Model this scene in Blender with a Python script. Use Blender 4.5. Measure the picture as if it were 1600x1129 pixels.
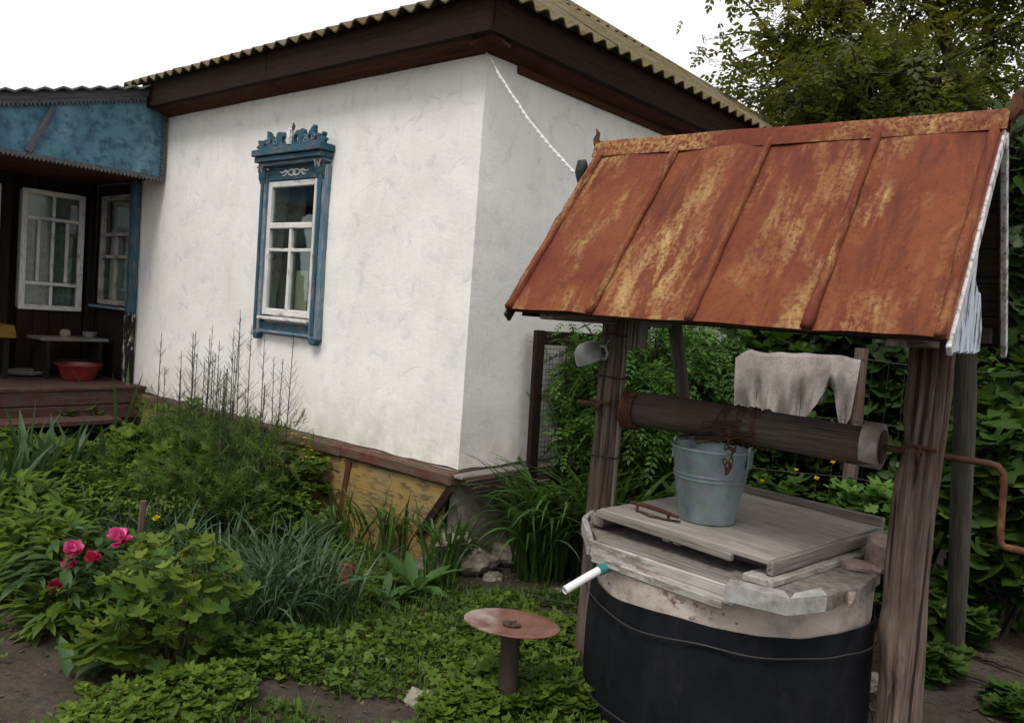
import bpy, bmesh, math, random
import numpy as np
from mathutils import Vector, Matrix, noise as mnoise
for o in list(bpy.data.objects): bpy.data.objects.remove(o)
SC = bpy.context.scene
COL = SC.collection
R = math.radians
rng = np.random.default_rng(7)
random.seed(7)

# ------------------------------------------------------------------ camera
CAM_H, PITCH, ROLL, FPX = 1.5, R(3.209), R(4.251), 1287.3
_F = np.array([0, math.cos(PITCH), -math.sin(PITCH)]); _U0 = np.array([0, math.sin(PITCH), math.cos(PITCH)]); _R0 = np.array([1., 0, 0])
_R = math.cos(ROLL)*_R0 + math.sin(ROLL)*_U0; _U = -math.sin(ROLL)*_R0 + math.cos(ROLL)*_U0
cd = bpy.data.cameras.new('camera'); cam = bpy.data.objects.new('camera', cd); COL.objects.link(cam)
cd.sensor_width = 36; cd.lens = 36*FPX/1600; cd.clip_end = 2000; cd.clip_start = .05
cam.matrix_world = Matrix(((_R[0], _U[0], -_F[0], 0), (_R[1], _U[1], -_F[1], 0), (_R[2], _U[2], -_F[2], CAM_H), (0, 0, 0, 1)))
SC.camera = cam
SC.render.resolution_x, SC.render.resolution_y = 1024, 722
# ------------------------------------------------------------------ sky, sun, exposure (overcast)
SUN_EL, SUN_AZ = R(58), R(205)          # azimuth clockwise from +Y: behind the camera, a little to the left
w = bpy.data.worlds.new('World'); SC.world = w; w.use_nodes = True
nt = w.node_tree; nt.nodes.clear()
sky = nt.nodes.new('ShaderNodeTexSky'); sky.sky_type = 'NISHITA'; sky.sun_disc = False
sky.sun_elevation = SUN_EL; sky.sun_rotation = SUN_AZ
hs = nt.nodes.new('ShaderNodeHueSaturation'); hs.inputs['Saturation'].default_value = .25
nt.links.new(sky.outputs[0], hs.inputs['Color'])
tcw = nt.nodes.new('ShaderNodeTexCoord'); nzw = nt.nodes.new('ShaderNodeTexNoise'); nzw.inputs['Scale'].default_value = 1.6; nzw.inputs['Detail'].default_value = 5
nt.links.new(tcw.outputs['Generated'], nzw.inputs['Vector'])
rw = nt.nodes.new('ShaderNodeValToRGB'); rw.color_ramp.elements[0].position = .3; rw.color_ramp.elements[1].position = .7
rw.color_ramp.elements[0].color = (.84, .86, .90, 1); rw.color_ramp.elements[1].color = (1, 1, 1, 1)
nt.links.new(nzw.outputs[0], rw.inputs[0])
sc_ = nt.nodes.new('ShaderNodeVectorMath'); sc_.operation = 'SCALE'; sc_.inputs['Scale'].default_value = 7.2
nt.links.new(rw.outputs[0], sc_.inputs[0])
mx = nt.nodes.new('ShaderNodeMix'); mx.data_type = 'RGBA'; mx.inputs[0].default_value = .88
nt.links.new(hs.outputs[0], mx.inputs[6]); nt.links.new(sc_.outputs[0], mx.inputs[7])
bg = nt.nodes.new('ShaderNodeBackground'); bg.inputs[1].default_value = .1
nt.links.new(mx.outputs[2], bg.inputs[0])
wo = nt.nodes.new('ShaderNodeOutputWorld'); nt.links.new(bg.outputs[0], wo.inputs[0])
sd = bpy.data.lights.new('sun', 'SUN'); sd.energy = 1.5; sd.angle = R(22); sd.color = (1, .97, .92)
so = bpy.data.objects.new('sun', sd); COL.objects.link(so)
sdir = Vector((math.sin(SUN_AZ)*math.cos(SUN_EL), math.cos(SUN_AZ)*math.cos(SUN_EL), math.sin(SUN_EL)))
so.rotation_euler = sdir.to_track_quat('Z', 'Y').to_euler(); so.location = sdir*30
vs = SC.view_settings; vs.view_transform = 'Standard'; vs.look = 'None'; vs.exposure = 0.74; vs.gamma = 1; vs.use_curve_mapping = False
SC.cycles.max_bounces = 6; SC.cycles.diffuse_bounces = 3; SC.cycles.transparent_max_bounces = 12

def G(px, py, z=0.):
    """photo pixel -> point on the level plane z (ground by default)"""
    v = _F*FPX + _R*(px-800) - _U*(py-564.5); t = (z-CAM_H)/v[2]
    return np.array([v[0]*t, v[1]*t, z])
def D(px, py, d):
    v = _F*FPX + _R*(px-800) - _U*(py-564.5); t = d/v[1]
    return np.array([v[0]*t, d, CAM_H+v[2]*t])
HYAW, WYAW = R(40.32), R(37.14)
HC = np.array([-.261, 4.65, 0]); WC = np.array([.913, 3.183, 0])
def frame(c, a):
    X = np.array([math.cos(a), -math.sin(a), 0]); Y = np.array([math.sin(a), math.cos(a), 0])
    return lambda x, y, z=0.: c + X*x + Y*y + np.array([0, 0, z])
HW = frame(HC, HYAW); WW = frame(WC, WYAW)

# ------------------------------------------------------------------ node helpers
class NB:
    def __init__(s, name):
        s.m = bpy.data.materials.new(name); s.m.use_nodes = True; s.nt = s.m.node_tree; s.nt.nodes.clear()
    def put(s, sock, v):
        if isinstance(v, bpy.types.NodeSocket): s.nt.links.new(v, sock)
        elif isinstance(v, (tuple, list)) and len(v) == 3 and sock.type == 'RGBA': sock.default_value = (*v, 1)
        else: sock.default_value = v
    def n(s, t, props=None, **kw):
        nd = s.nt.nodes.new('ShaderNode'+t)
        for k, v in (props or {}).items(): setattr(nd, k, v)
        for k, v in kw.items(): s.put(nd.inputs[k.replace('_', ' ')], v)
        return nd
    def co(s, scale=(1, 1, 1), rnd=True, rot=(0, 0, 0)):
        tc = s.n('TexCoord').outputs['Object']
        if rnd:
            oi = s.n('ObjectInfo').outputs['Random']
            off = s.n('VectorMath', {'operation': 'SCALE'}); off.inputs[0].default_value = (17, 31, 23); s.put(off.inputs['Scale'], oi)
            ad = s.n('VectorMath', {'operation': 'ADD'}); s.put(ad.inputs[0], tc); s.put(ad.inputs[1], off.outputs[0]); tc = ad.outputs[0]
        mp = s.n('Mapping'); s.put(mp.inputs['Vector'], tc); mp.inputs['Scale'].default_value = scale; mp.inputs['Rotation'].default_value = rot
        return mp.outputs[0]
    def noise(s, vec, scale, detail=5, rough=.55, dist=0):
        return s.n('TexNoise', Vector=vec, Scale=scale, Detail=detail, Roughness=rough, Distortion=dist).outputs[0]
    def ramp(s, fac, stops, interp='LINEAR'):
        nd = s.n('ValToRGB'); s.put(nd.inputs[0], fac); cr = nd.color_ramp; cr.interpolation = interp
        while len(cr.elements) < len(stops): cr.elements.new(.5)
        for e, (p, c) in zip(cr.elements, stops):
            e.position = p; e.color = (c, c, c, 1) if not isinstance(c, (tuple, list)) else (*c, 1)
        return nd.outputs[0]
    def mix(s, fac, a, b, blend='MIX'):
        nd = s.n('Mix', {'data_type': 'RGBA', 'blend_type': blend}); s.put(nd.inputs[0], fac); s.put(nd.inputs[6], a); s.put(nd.inputs[7], b)
        return nd.outputs[2]
    def math(s, op, a, b=0.):
        nd = s.n('Math', {'operation': op}); s.put(nd.inputs[0], a); s.put(nd.inputs[1], b); return nd.outputs[0]
    def bump(s, h, st=.5, dist=.01, nrm=None):
        nd = s.n('Bump', Height=h, Strength=st, Distance=dist)
        if nrm is not None: s.put(nd.inputs['Normal'], nrm)
        return nd.outputs[0]
    def done(s, col, rough=.8, nrm=None, metal=0., spec=.4, **kw):
        p = s.n('BsdfPrincipled', Base_Color=col, Roughness=rough, Metallic=metal)
        p.inputs['Specular IOR Level'].default_value = spec
        if nrm is not None: s.put(p.inputs['Normal'], nrm)
        for k, v in kw.items(): s.put(p.inputs[k.replace('_', ' ')], v)
        o = s.n('OutputMaterial'); s.nt.links.new(p.outputs[0], o.inputs[0]); return s.m

def wood(name, dark, light, axis=0, paint=None, peel=.5, rough=.85, paint2=None, crack=1., tint=None):
    g = NB(name)
    def sc(a, b): v = [b, b, b]; v[axis] = a; return tuple(v)
    g1 = g.noise(g.co(sc(1.2, 16)), 1.6, 7, .65, .6); g2 = g.noise(g.co(sc(2.5, 70)), 2.2, 4, .6)
    ck = g.ramp(g.noise(g.co(sc(.5, 26)), 2.0, 3, .5, .2), [(.33, 0.), (.40, 1.)])
    col = g.ramp(g1, [(.28, dark), (.7, light)])
    col = g.mix(.55, col, g.ramp(g2, [(.3, tuple(c*.45 for c in dark)), (.65, light)]))
    big = g.noise(g.co(), 3.1, 4)
    if tint: col = g.mix(g.ramp(big, [(.45, 0.), (.65, .8)]), col, tint)
    col = g.mix(g.math('MULTIPLY', g.math('SUBTRACT', 1., ck), .8*crack), col, tuple(c*.2 for c in dark))
    h = g.math('ADD', g.math('MULTIPLY', g1, .5), g.math('ADD', g.math('MULTIPLY', g2, .35), g.math('MULTIPLY', ck, .6*crack)))
    if paint:
        m = g.noise(g.co(sc(5, 14)), 1.5, 9, .7)
        mask = g.ramp(m, [(peel-.05, 0.), (peel+.04, 1.)])
        pc = g.mix(g.ramp(g.noise(g.co(), 5, 6, .65), [(.35, 0.), (.65, 1.)]), paint, paint2 or tuple(c*.75 for c in paint))
        pc = g.mix(g.ramp(g.noise(g.co(sc(3, 20)), 3, 5), [(.25, .5), (.5, 0.)]), pc, tuple(c*.4 for c in paint))
        col = g.mix(mask, col, pc); h = g.math('ADD', h, g.math('MULTIPLY', mask, .35))
    return g.done(col, rough, g.bump(h, .55, .006), spec=.12)

def leafmat(name, c1, c2, c3=None, trans=.3, rough=.5, obj=False, spec=.22, bumpy=0):
    g = NB(name)
    if obj: f = g.n('ObjectInfo').outputs['Random']
    else: f = g.n('Attribute', {'attribute_name': 'var'}).outputs['Fac']
    st = [(0., c1), (.75, c2), (1., c3)] if c3 else [(0., c1), (1., c2)]
    col = g.ramp(f, st)
    nz = g.noise(g.co((1, 1, 1), obj), 28, 3)
    col = g.mix(g.ramp(nz, [(.3, .35), (.7, 0.)]), col, tuple(c*.55 for c in c1))
    p = g.n('BsdfPrincipled', Base_Color=col, Roughness=rough); p.inputs['Specular IOR Level'].default_value = spec
    if bumpy: g.put(p.inputs['Normal'], g.bump(g.noise(g.co((1, 1, 1), obj), bumpy, 2), .5, .004))
    tr = g.n('BsdfTranslucent'); g.put(tr.inputs[0], g.mix(.5, col, (c2[0]*1.3, c2[1]*1.3, c2[2]*.6)))
    ms = g.n('MixShader'); ms.inputs[0].default_value = trans
    g.nt.links.new(p.outputs[0], ms.inputs[1]); g.nt.links.new(tr.outputs[0], ms.inputs[2])
    o = g.n('OutputMaterial'); g.nt.links.new(ms.outputs[0], o.inputs[0]); return g.m

def glassmat(name, tint=(.85, .9, .88)):
    g = NB(name)
    fr = g.math('ADD', g.math('MULTIPLY', g.math('POWER', g.n('LayerWeight', Blend=.5).outputs['Facing'], 4.), .9), .05)
    nrm = g.bump(g.noise(g.co(), 2.2, 2), .12, .05)
    gl = g.n('BsdfGlossy', Roughness=.02); gl.inputs[0].default_value = (.95, .97, 1, 1); g.put(gl.inputs['Normal'], nrm)
    tp = g.n('BsdfTransparent'); tp.inputs[0].default_value = (*tint, 1)
    ms = g.n('MixShader'); g.put(ms.inputs[0], fr)
    g.nt.links.new(tp.outputs[0], ms.inputs[1]); g.nt.links.new(gl.outputs[0], ms.inputs[2])
    o = g.n('OutputMaterial'); g.nt.links.new(ms.outputs[0], o.inputs[0]); return g.m

def rustmat(name, axis_scale=(6, 1.1, 6), yellow=.5, yt=0., base=(.125, .028, .016), base2=(.175, .052, .021), dark=(.060, .016, .011)):
    g = NB(name)
    big = g.noise(g.co((1.0, 1.0, 1.0)), 2.4, 6, .6, .5); st = g.noise(g.co(axis_scale), 2.2, 8, .7, .4)
    fine = g.noise(g.co(), 60, 5, .7)
    col = g.mix(g.ramp(big, [(.35, 0.), (.62, 1.)]), base, base2)
    col = g.mix(g.ramp(st, [(.3, .85), (.5, 0.)]), col, dark)
    ym = g.math('MULTIPLY', g.ramp(g.noise(g.co((1.4, .8, 1.4)), 2.1, 5, .65, .6), [(.50-yt, 0.), (.70-yt, 1.)]), g.ramp(g.math('ADD', g.math('MULTIPLY', st, .75), g.math('MULTIPLY', fine, .25)), [(.48-yt*.6, 0.), (.60-yt*.6, 1.)]))
    col = g.mix(g.math('MULTIPLY', ym, yellow*1.6), col, g.mix(g.noise(g.co(), 9, 4), (.36, .22, .06), (.46, .36, .17)))
    col = g.mix(g.ramp(fine, [(.30, .6), (.5, 0.)]), col, tuple(c*.45 for c in base))
    sp = g.n('TexVoronoi', {'feature': 'F1'}, Vector=g.co(), Scale=16.).outputs['Distance']
    col = g.mix(g.ramp(sp, [(.035, .8), (.06, 0.)]), col, (.02, .012, .01))
    h = g.math('ADD', g.math('MULTIPLY', fine, .5), st)
    return g.done(col, g.ramp(fine, [(.3, .6), (.7, .9)]), g.bump(h, .35, .004), spec=.14)

def plain(name, col, rough=.7, metal=0., var=.35, scale=12, spec=.4, dark=None, bst=.25, dirt=0.):
    g = NB(name); nz = g.noise(g.co(), scale, 6, .62)
    c = g.mix(g.ramp(nz, [(.3, 1.), (.68, 0.)]), col, dark or tuple(x*(1-var) for x in col))
    if dirt: c = g.mix(g.ramp(g.noise(g.co(), scale*.35, 7, .7), [(.48, 0.), (.62, dirt)]), c, (.05, .04, .03))
    return g.done(c, rough, g.bump(g.noise(g.co(), scale*4, 4), bst, .003), metal=metal, spec=spec)

# plaster
def plaster():
    g = NB('whitewashed_plaster'); v = g.co((1, 1, 1), False)
    a = g.noise(v, 1.3, 6, .6, .4); b = g.noise(v, 7, 8, .68, .5); c = g.noise(v, 55, 4, .6)
    col = g.mix(g.ramp(a, [(.35, 1.), (.62, 0.)]), (.83, .805, .755), (.745, .72, .675))
    col = g.mix(g.ramp(b, [(.30, .75), (.46, 0.)]), col, (.56, .56, .56))
    col = g.mix(g.ramp(g.noise(g.co((1, 1, .35), False), 3.4, 7, .7), [(.52, 0.), (.72, .5)]), col, (.64, .59, .50))
    bp = g.math('MULTIPLY', g.ramp(g.noise(v, 14, 6, .75), [(.56, 0.), (.66, 1.)]), g.ramp(g.noise(v, 1.1, 3), [(.5, 0.), (.62, 1.)]))
    col = g.mix(g.math('MULTIPLY', bp, .55), col, (.50, .51, .53))
    cr = g.n('TexVoronoi', {'feature': 'DISTANCE_TO_EDGE'}, Vector=g.mix(.12, v, g.n('TexNoise', Vector=v, Scale=4.).outputs[1]), Scale=1.5).outputs[0]
    crm = g.math('MULTIPLY', g.ramp(cr, [(.001, 1.), (.004, 0.)]), g.ramp(g.noise(v, 1.7, 3), [(.54, 0.), (.60, 1.)]))
    col = g.mix(g.math('MULTIPLY', crm, .5), col, (.4, .38, .36))
    br = g.noise(g.co((7, 7, .9), False), 5, 5, .6)
    col = g.mix(g.ramp(br, [(.34, .25), (.5, 0.)]), col, (.66, .65, .63))
    # damp, earthy splash stains along the foot of the wall
    z = g.n('SeparateXYZ', Vector=v).outputs[2]
    sp = g.math('MULTIPLY', g.ramp(z, [(.60, 1.), (.98, 0.)]), g.ramp(g.noise(v, 6, 7, .7), [(.38, 0.), (.66, 1.)]))
    col = g.mix(g.math('MULTIPLY', sp, .8), col, (.50, .44, .33))
    h = g.math('ADD', g.math('MULTIPLY', b, .8), g.math('SUBTRACT', g.math('MULTIPLY', c, .22), g.math('MULTIPLY', crm, .08)))
    return g.done(col, .92, g.bump(h, .38, .016), spec=.1)

def blue_panel():
    g = NB('peeling_blue_panel'); v = g.co((1, 1, 1), False)
    col = g.ramp(g.noise(v, 2.2, 6, .62, .5), [(.35, (.045, .120, .175)), (.52, (.085, .185, .25)), (.66, (.17, .29, .35))])
    col = g.mix(g.ramp(g.noise(v, 9, 8, .72), [(.47, 0.), (.60, .85)]), col, (.024, .066, .105))
    return g.done(col, .75, g.bump(g.noise(v, 14, 6, .7), .3, .006), spec=.3)
def lidmat():
    g = NB('worn_lid_sheet'); v = g.co((1, 1, 1), False)
    col = g.ramp(g.noise(g.co((1, 6, 1), False), 3, 7, .65, .5), [(.3, (.20, .175, .152)), (.55, (.285, .252, .222)), (.75, (.36, .33, .295))])
    col = g.mix(g.ramp(g.noise(v, 3.5, 7, .7), [(.50, 0.), (.68, .6)]), col, (.11, .095, .082))
    col = g.mix(g.ramp(g.noise(g.co((2, 40, 2), False), 2, 4), [(.28, .5), (.42, 0.)]), col, (.09, .078, .066))
    return g.done(col, .9, g.bump(g.noise(g.co((2, 40, 2), False), 2, 4), .25, .003), spec=.2)
def discmat():
    g = NB('scuffed_disc_face'); v = g.co((1, 1, 1), False)
    col = g.ramp(g.noise(v, 9, 7, .7), [(.3, (.10, .042, .030)), (.6, (.20, .095, .070)), (.75, (.27, .16, .125))])
    e = g.math('MULTIPLY', g.ramp(g.math('ADD', g.n('SeparateXYZ', Vector=v).outputs[0], g.math('MULTIPLY', g.noise(v, 12, 5, .7), .12)), [(0., 1.), (.02, 0.)]), g.ramp(g.noise(v, 7, 6, .7), [(.42, 0.), (.6, 1.)]))
    col = g.mix(g.math('MULTIPLY', e, .55), col, (.42, .39, .36))
    return g.done(col, .5, g.bump(g.noise(v, 40, 4), .25, .003), spec=.4)
MAT = {}
MAT['plaster'] = plaster()
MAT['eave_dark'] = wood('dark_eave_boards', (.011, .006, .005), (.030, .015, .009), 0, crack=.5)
MAT['eave_red'] = wood('red_brown_soffit', (.042, .017, .010), (.125, .045, .023), 0, crack=.7)
MAT['base_red'] = wood('red_painted_beam', (.05, .035, .026), (.15, .10, .07), 0, (.13, .042, .030), .56)
MAT['plinth'] = wood('ochre_plinth', (.07, .05, .03), (.16, .11, .06), 0, (.26, .165, .045), .45, paint2=(.20, .15, .07))
MAT['blue_paint'] = wood('blue_painted_wood', (.05, .055, .06), (.17, .18, .19), 0, (.028, .078, .112), .46, paint2=(.050, .115, .155))
MAT['blue_pale'] = wood('pale_blue_weathered_wood', (.10, .12, .14), (.30, .34, .37), 0, (.14, .21, .27), .50, paint2=(.08, .15, .22))
MAT['blue_panel'] = blue_panel()
MAT['white_wood'] = wood('white_painted_wood', (.2, .18, .15), (.4, .37, .33), 0, (.72, .70, .66), .40, crack=.4)
MAT['grey_trim'] = wood('grey_lace_trim', (.05, .05, .055), (.14, .14, .15), 0)
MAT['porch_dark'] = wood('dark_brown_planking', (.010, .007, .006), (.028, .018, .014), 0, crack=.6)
MAT['porch_ceiling'] = wood('red_brown_ceiling', (.05, .018, .012), (.11, .04, .024), 0)
MAT['porch_floor'] = wood('worn_red_floor', (.035, .026, .022), (.10, .072, .060), 0, (.085, .036, .028), .50)
MAT['peeled'] = wood('black_white_peeled', (.012, .01, .01), (.03, .026, .022), 0, (.6, .6, .58), .57)
MAT['post'] = wood('weathered_post', (.042, .029, .022), (.185, .138, .110), 2, tint=(.085, .047, .033))
MAT['pole'] = wood('grey_bark_pole', (.035, .032, .026), (.12, .11, .09), 2, crack=.3)
MAT['grey_wood'] = wood('grey_weathered_board', (.085, .072, .06), (.27, .24, .205), 0)
MAT['lid'] = lidmat()
MAT['edge_white'] = wood('chalky_edge_board', (.10, .085, .07), (.30, .26, .22), 0, (.40, .375, .335), .47)
MAT['roller'] = wood('dark_roller_log', (.016, .013, .012), (.06, .047, .038), 0, tint=(.075, .035, .018))
MAT['gable_white'] = wood('white_blue_gable_boards', (.05, .06, .07), (.16, .17, .18), 2, (.62, .66, .72), .44, paint2=(.45, .53, .64))
MAT['barge'] = wood('barge_board', (.16, .14, .13), (.36, .33, .31), 1, (.68, .66, .65), .45)
MAT['sheathing'] = wood('dark_sheathing', (.02, .015, .012), (.06, .045, .035), 0)
MAT['rust'] = rustmat('rusted_roof_sheet', yellow=.62)
MAT['rust_seam'] = rustmat('rusted_seam', (22, 3, 22), .5, .05)
MAT['rust_plain'] = rustmat('rusted_iron', (8, 8, 8), .15, 0., (.055, .024, .016), (.105, .042, .022), (.028, .016, .012))
MAT['iron_dark'] = plain('dark_iron', (.055, .042, .036), .7, 0., .5, 40, dark=(.09, .035, .018))
MAT['pipe_dark'] = plain('dark_stand_pipe', (.03, .024, .022), .7, 0., .5, 25, .3, dark=(.055, .03, .02))
MAT['wire'] = plain('old_wire', (.035, .03, .028), .6, .3, .4, 30)
MAT['chain'] = plain('rusty_chain', (.075, .03, .016), .85, 0., .6, 60)
def galv():
    g = NB('galvanised_steel'); v = g.co((1, 1, .45), False)
    sp = g.n('TexVoronoi', Vector=g.co((1, 1, 1), False), Scale=38.).outputs['Color']
    col = g.mix(.25, (.26, .32, .335), g.mix(1., (.26, .32, .335), sp, 'MULTIPLY'))
    col = g.mix(g.ramp(g.noise(v, 9, 6, .65), [(.35, 0.), (.7, .7)]), col, (.36, .42, .44))
    col = g.mix(g.ramp(g.noise(v, 6, 7, .7), [(.56, 0.), (.7, .6)]), col, (.17, .24, .22))
    return g.done(col, g.ramp(g.noise(v, 14, 5), [(.3, .34), (.7, .55)]), g.bump(g.noise(v, 7, 3), .45, .012), metal=.75, spec=.5)
MAT['galv'] = galv()
MAT['white_metal'] = plain('grey_enamel', (.34, .34, .34), .45, .2, .35, 20)
MAT['band_grey'] = plain('pale_rusted_band', (.30, .28, .25), .7, .2, .5, 16, .3, dark=(.12, .075, .05))
MAT['strip'] = plain('chalky_sheet_metal', (.40, .395, .38), .6, .1, .35, 22, .4, dark=(.24, .225, .20), dirt=.5)
MAT['pipe_white'] = plain('white_plastic_pipe', (.74, .74, .72), .4, 0., .1, 8, bst=.05)
MAT['teal'] = plain('teal_plastic', (.03, .20, .19), .45, 0., .3, 10, bst=.05)
MAT['cable_white'] = plain('white_cable', (.60, .60, .59), .5, 0., .35, 30, bst=.05)
MAT['black_plastic'] = plain('black_plastic', (.018, .018, .02), .5, 0., .3, 10)
def wrapmat():
    g = NB('black_felt_wrap'); v = g.co((1, 1, 1), False)
    col = g.ramp(g.noise(v, 4, 7, .7), [(.3, (.005, .0055, .007)), (.7, (.012, .013, .016))])
    col = g.mix(g.ramp(g.noise(g.co((1, 1, .3), False), 9, 6, .7), [(.52, 0.), (.72, .35)]), col, (.035, .032, .030))
    return g.done(col, .85, g.bump(g.math('ADD', g.noise(v, 3, 4), g.math('MULTIPLY', g.noise(v, 90, 3), .15)), .5, .025), spec=.07)
MAT['wrap'] = wrapmat()
def ringmat():
    g = NB('stained_concrete_ring'); v = g.co((1, 1, 1), False)
    col = g.ramp(g.noise(v, 5, 8, .7, .3), [(.28, (.20, .17, .15)), (.5, (.44, .365, .31)), (.7, (.53, .465, .41))])
    col = g.mix(g.ramp(g.noise(v, 4.1, 7, .75), [(.55, 0.), (.68, .8)]), col, (.24, .235, .22))
    s = g.math('MULTIPLY', g.ramp(g.noise(v, 24, 6, .75), [(.54, 0.), (.63, 1.)]), g.ramp(g.noise(v, 2.9, 3), [(.48, 0.), (.58, 1.)]))
    col = g.mix(g.math('MULTIPLY', s, .85), col, (.10, .035, .03))
    vo = g.n('TexVoronoi', Vector=v, Scale=24.).outputs['Distance']
    pit = g.math('MULTIPLY', g.ramp(vo, [(.10, 1.), (.17, 0.)]), g.ramp(g.noise(v, 5, 2), [(.5, 0.), (.58, 1.)]))
    col = g.mix(g.math('MULTIPLY', pit, .8), col, (.07, .05, .04))
    h = g.math('SUBTRACT', g.noise(v, 30, 6, .7), pit)
    return g.done(col, .93, g.bump(h, .5, .008), spec=.15)
MAT['ring'] = ringmat()
MAT['cement'] = plain('rough_cement', (.23, .205, .175), .95, 0., .5, 26, .15, bst=.7, dark=(.10, .085, .07))
MAT['pink'] = plain('pink_plaster', (.35, .245, .21), .92, 0., .3, 22, .15, bst=.6, dark=(.24, .18, .155), dirt=.4)
def asbestos():
    g = NB('mossy_asbestos_sheet'); v = g.co((1, 1, 1))
    col = g.ramp(g.noise(v, 9, 7, .7), [(.3, (.10, .085, .06)), (.65, (.24, .215, .16))])
    m = g.ramp(g.noise(v, 4.5, 8, .75), [(.38, 0.), (.55, 1.)])
    col = g.mix(m, col, g.ramp(g.noise(v, 34, 5, .7), [(.3, (.055, .042, .018)), (.7, (.16, .120, .045))]))
    h = g.math('ADD', g.noise(v, 45, 5, .7), g.math('MULTIPLY', m, .5))
    return g.done(col, .95, g.bump(h, .7, .012), spec=.1)
MAT['asbestos'] = asbestos()
MAT['porch_roof'] = plain('grey_porch_roofing', (.13, .135, .14), .85, 0., .5, 9, .2)
def soil():
    g = NB('dark_garden_soil'); v = g.co((1, 1, 1), False)
    col = g.ramp(g.noise(v, 2.2, 8, .7, .4), [(.3, (.036, .026, .020)), (.55, (.078, .059, .047)), (.75, (.14, .11, .088))])
    col = g.mix(g.ramp(g.noise(v, 26, 6, .7), [(.3, .7), (.55, 0.)]), col, (.018, .013, .010))
    vo = g.n('TexVoronoi', Vector=v, Scale=30.)
    pk = g.math('MULTIPLY', g.ramp(vo.outputs['Distance'], [(.06, 1.), (.13, 0.)]), g.ramp(g.noise(v, 3.1, 2), [(.5, 0.), (.6, 1.)]))
    col = g.mix(g.math('MULTIPLY', pk, .7), col, (.20, .175, .145))
    mo = g.math('MULTIPLY', g.ramp(g.noise(v, 1.9, 6, .7), [(.5, 0.), (.64, 1.)]), g.ramp(g.noise(v, 30, 4), [(.35, .2), (.6, 1.)]))
    col = g.mix(g.math('MULTIPLY', mo, .55), col, (.045, .058, .018))
    h = g.math('ADD', g.noise(v, 9, 8, .7), g.math('ADD', g.math('MULTIPLY', g.noise(v, 45, 5, .7), .45), g.math('MULTIPLY', pk, .3)))
    return g.done(col, .95, g.bump(h, .9, .03), spec=.2)
MAT['soil'] = soil()
def clothmat():
    g = NB('coarse_grey_cloth'); v = g.co((1, 1, 1), False)
    w1 = g.noise(v, 120, 3, .7); col = g.ramp(w1, [(.3, (.23, .20, .178)), (.7, (.36, .32, .292))])
    col = g.mix(g.ramp(g.noise(v, 6, 7, .75), [(.45, 0.), (.65, .7)]), col, (.15, .13, .112))
    return g.done(col, .95, g.bump(w1, .6, .004), spec=.1)
MAT['cloth'] = clothmat()
MAT['curtain'] = plain('pale_curtain', (.42, .41, .38), .9, 0., .35, 9, .1)
MAT['curtain_grey'] = plain('grey_lace_curtain', (.26, .27, .26), .9, 0., .5, 30, .1)
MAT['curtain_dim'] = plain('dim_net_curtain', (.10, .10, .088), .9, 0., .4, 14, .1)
MAT['paper'] = plain('yellowed_paper', (.36, .33, .22), .9, 0., .3, 6, .1)
MAT['room'] = plain('dim_room_walls', (.30, .31, .30), .9, 0., .3, 3, .1)
MAT['glass'] = glassmat('window_glass')
MAT['basin_red'] = plain('red_enamel', (.17, .022, .017), .4, 0., .4, 14, .5, bst=.1)
MAT['yellow_cloth'] = plain('ochre_cloth', (.20, .11, .022), .9, 0., .4, 14, .1)
MAT['stone'] = plain('pale_stone', (.20, .19, .165), .9, 0., .5, 18, .2, bst=.7, dirt=.6)
MAT['found'] = plain('foundation_stone', (.27, .24, .19), .95, 0., .5, 10, .15, bst=.8, dirt=.7)
MAT['clay'] = plain('red_clay', (.22, .055, .04), .85, 0., .4, 14, .2)
MAT['disc'] = rustmat('worn_red_disc', (3, 3, 3), .0, 0., (.16, .065, .042), (.24, .105, .07), (.10, .045, .033))
MAT['disc_bright'] = discmat()
MAT['bark'] = wood('tree_bark', (.02, .016, .012), (.075, .062, .048), 2)
MAT['stem'] = plain('green_stem', (.06, .09, .03), .7, 0., .4, 20, .2)
MAT['stem_dark'] = plain('dark_dry_stem', (.045, .05, .03), .8, 0., .5, 20, .2)
MAT['stem_brown'] = plain('brown_twig', (.06, .04, .026), .85, 0., .4, 30, .2)
L = {}
L['tree'] = leafmat('locust_leaves', (.048, .060, .009), (.150, .150, .018), (.25, .21, .03), .5)
L['elder'] = leafmat('elder_leaves', (.030, .048, .008), (.095, .112, .015), (.19, .175, .026), .42)
L['bush'] = leafmat('bright_bush_leaves', (.036, .085, .016), (.095, .195, .032), (.15, .24, .05), .35)
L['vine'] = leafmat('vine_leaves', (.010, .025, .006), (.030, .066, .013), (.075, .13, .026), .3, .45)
L['grape'] = leafmat('grape_leaves', (.020, .046, .009), (.060, .118, .018), (.14, .21, .035), .38)
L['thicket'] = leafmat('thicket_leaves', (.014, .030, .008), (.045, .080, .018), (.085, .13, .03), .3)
L['blade'] = leafmat('daylily_blades', (.025, .060, .012), (.085, .165, .035), None, .3, .42, obj=True)
L['iris'] = leafmat('iris_blades', (.032, .065, .026), (.085, .145, .060), None, .3, .42)
L['narc'] = leafmat('narcissus_blades', (.022, .052, .020), (.055, .105, .042), (.12, .17, .085), .25, .40)
L['grass'] = leafmat('grass_blades', (.040, .075, .012), (.11, .18, .035), None, .35)
L['herb'] = leafmat('herb_leaves', (.044, .085, .011), (.125, .195, .022), (.21, .27, .035), .4)
L['herb_olive'] = leafmat('feathery_olive', (.050, .090, .016), (.105, .175, .030), (.16, .15, .04), .4)
L['phlox'] = leafmat('phlox_leaves', (.048, .095, .013), (.140, .215, .026), None, .4)
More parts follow.
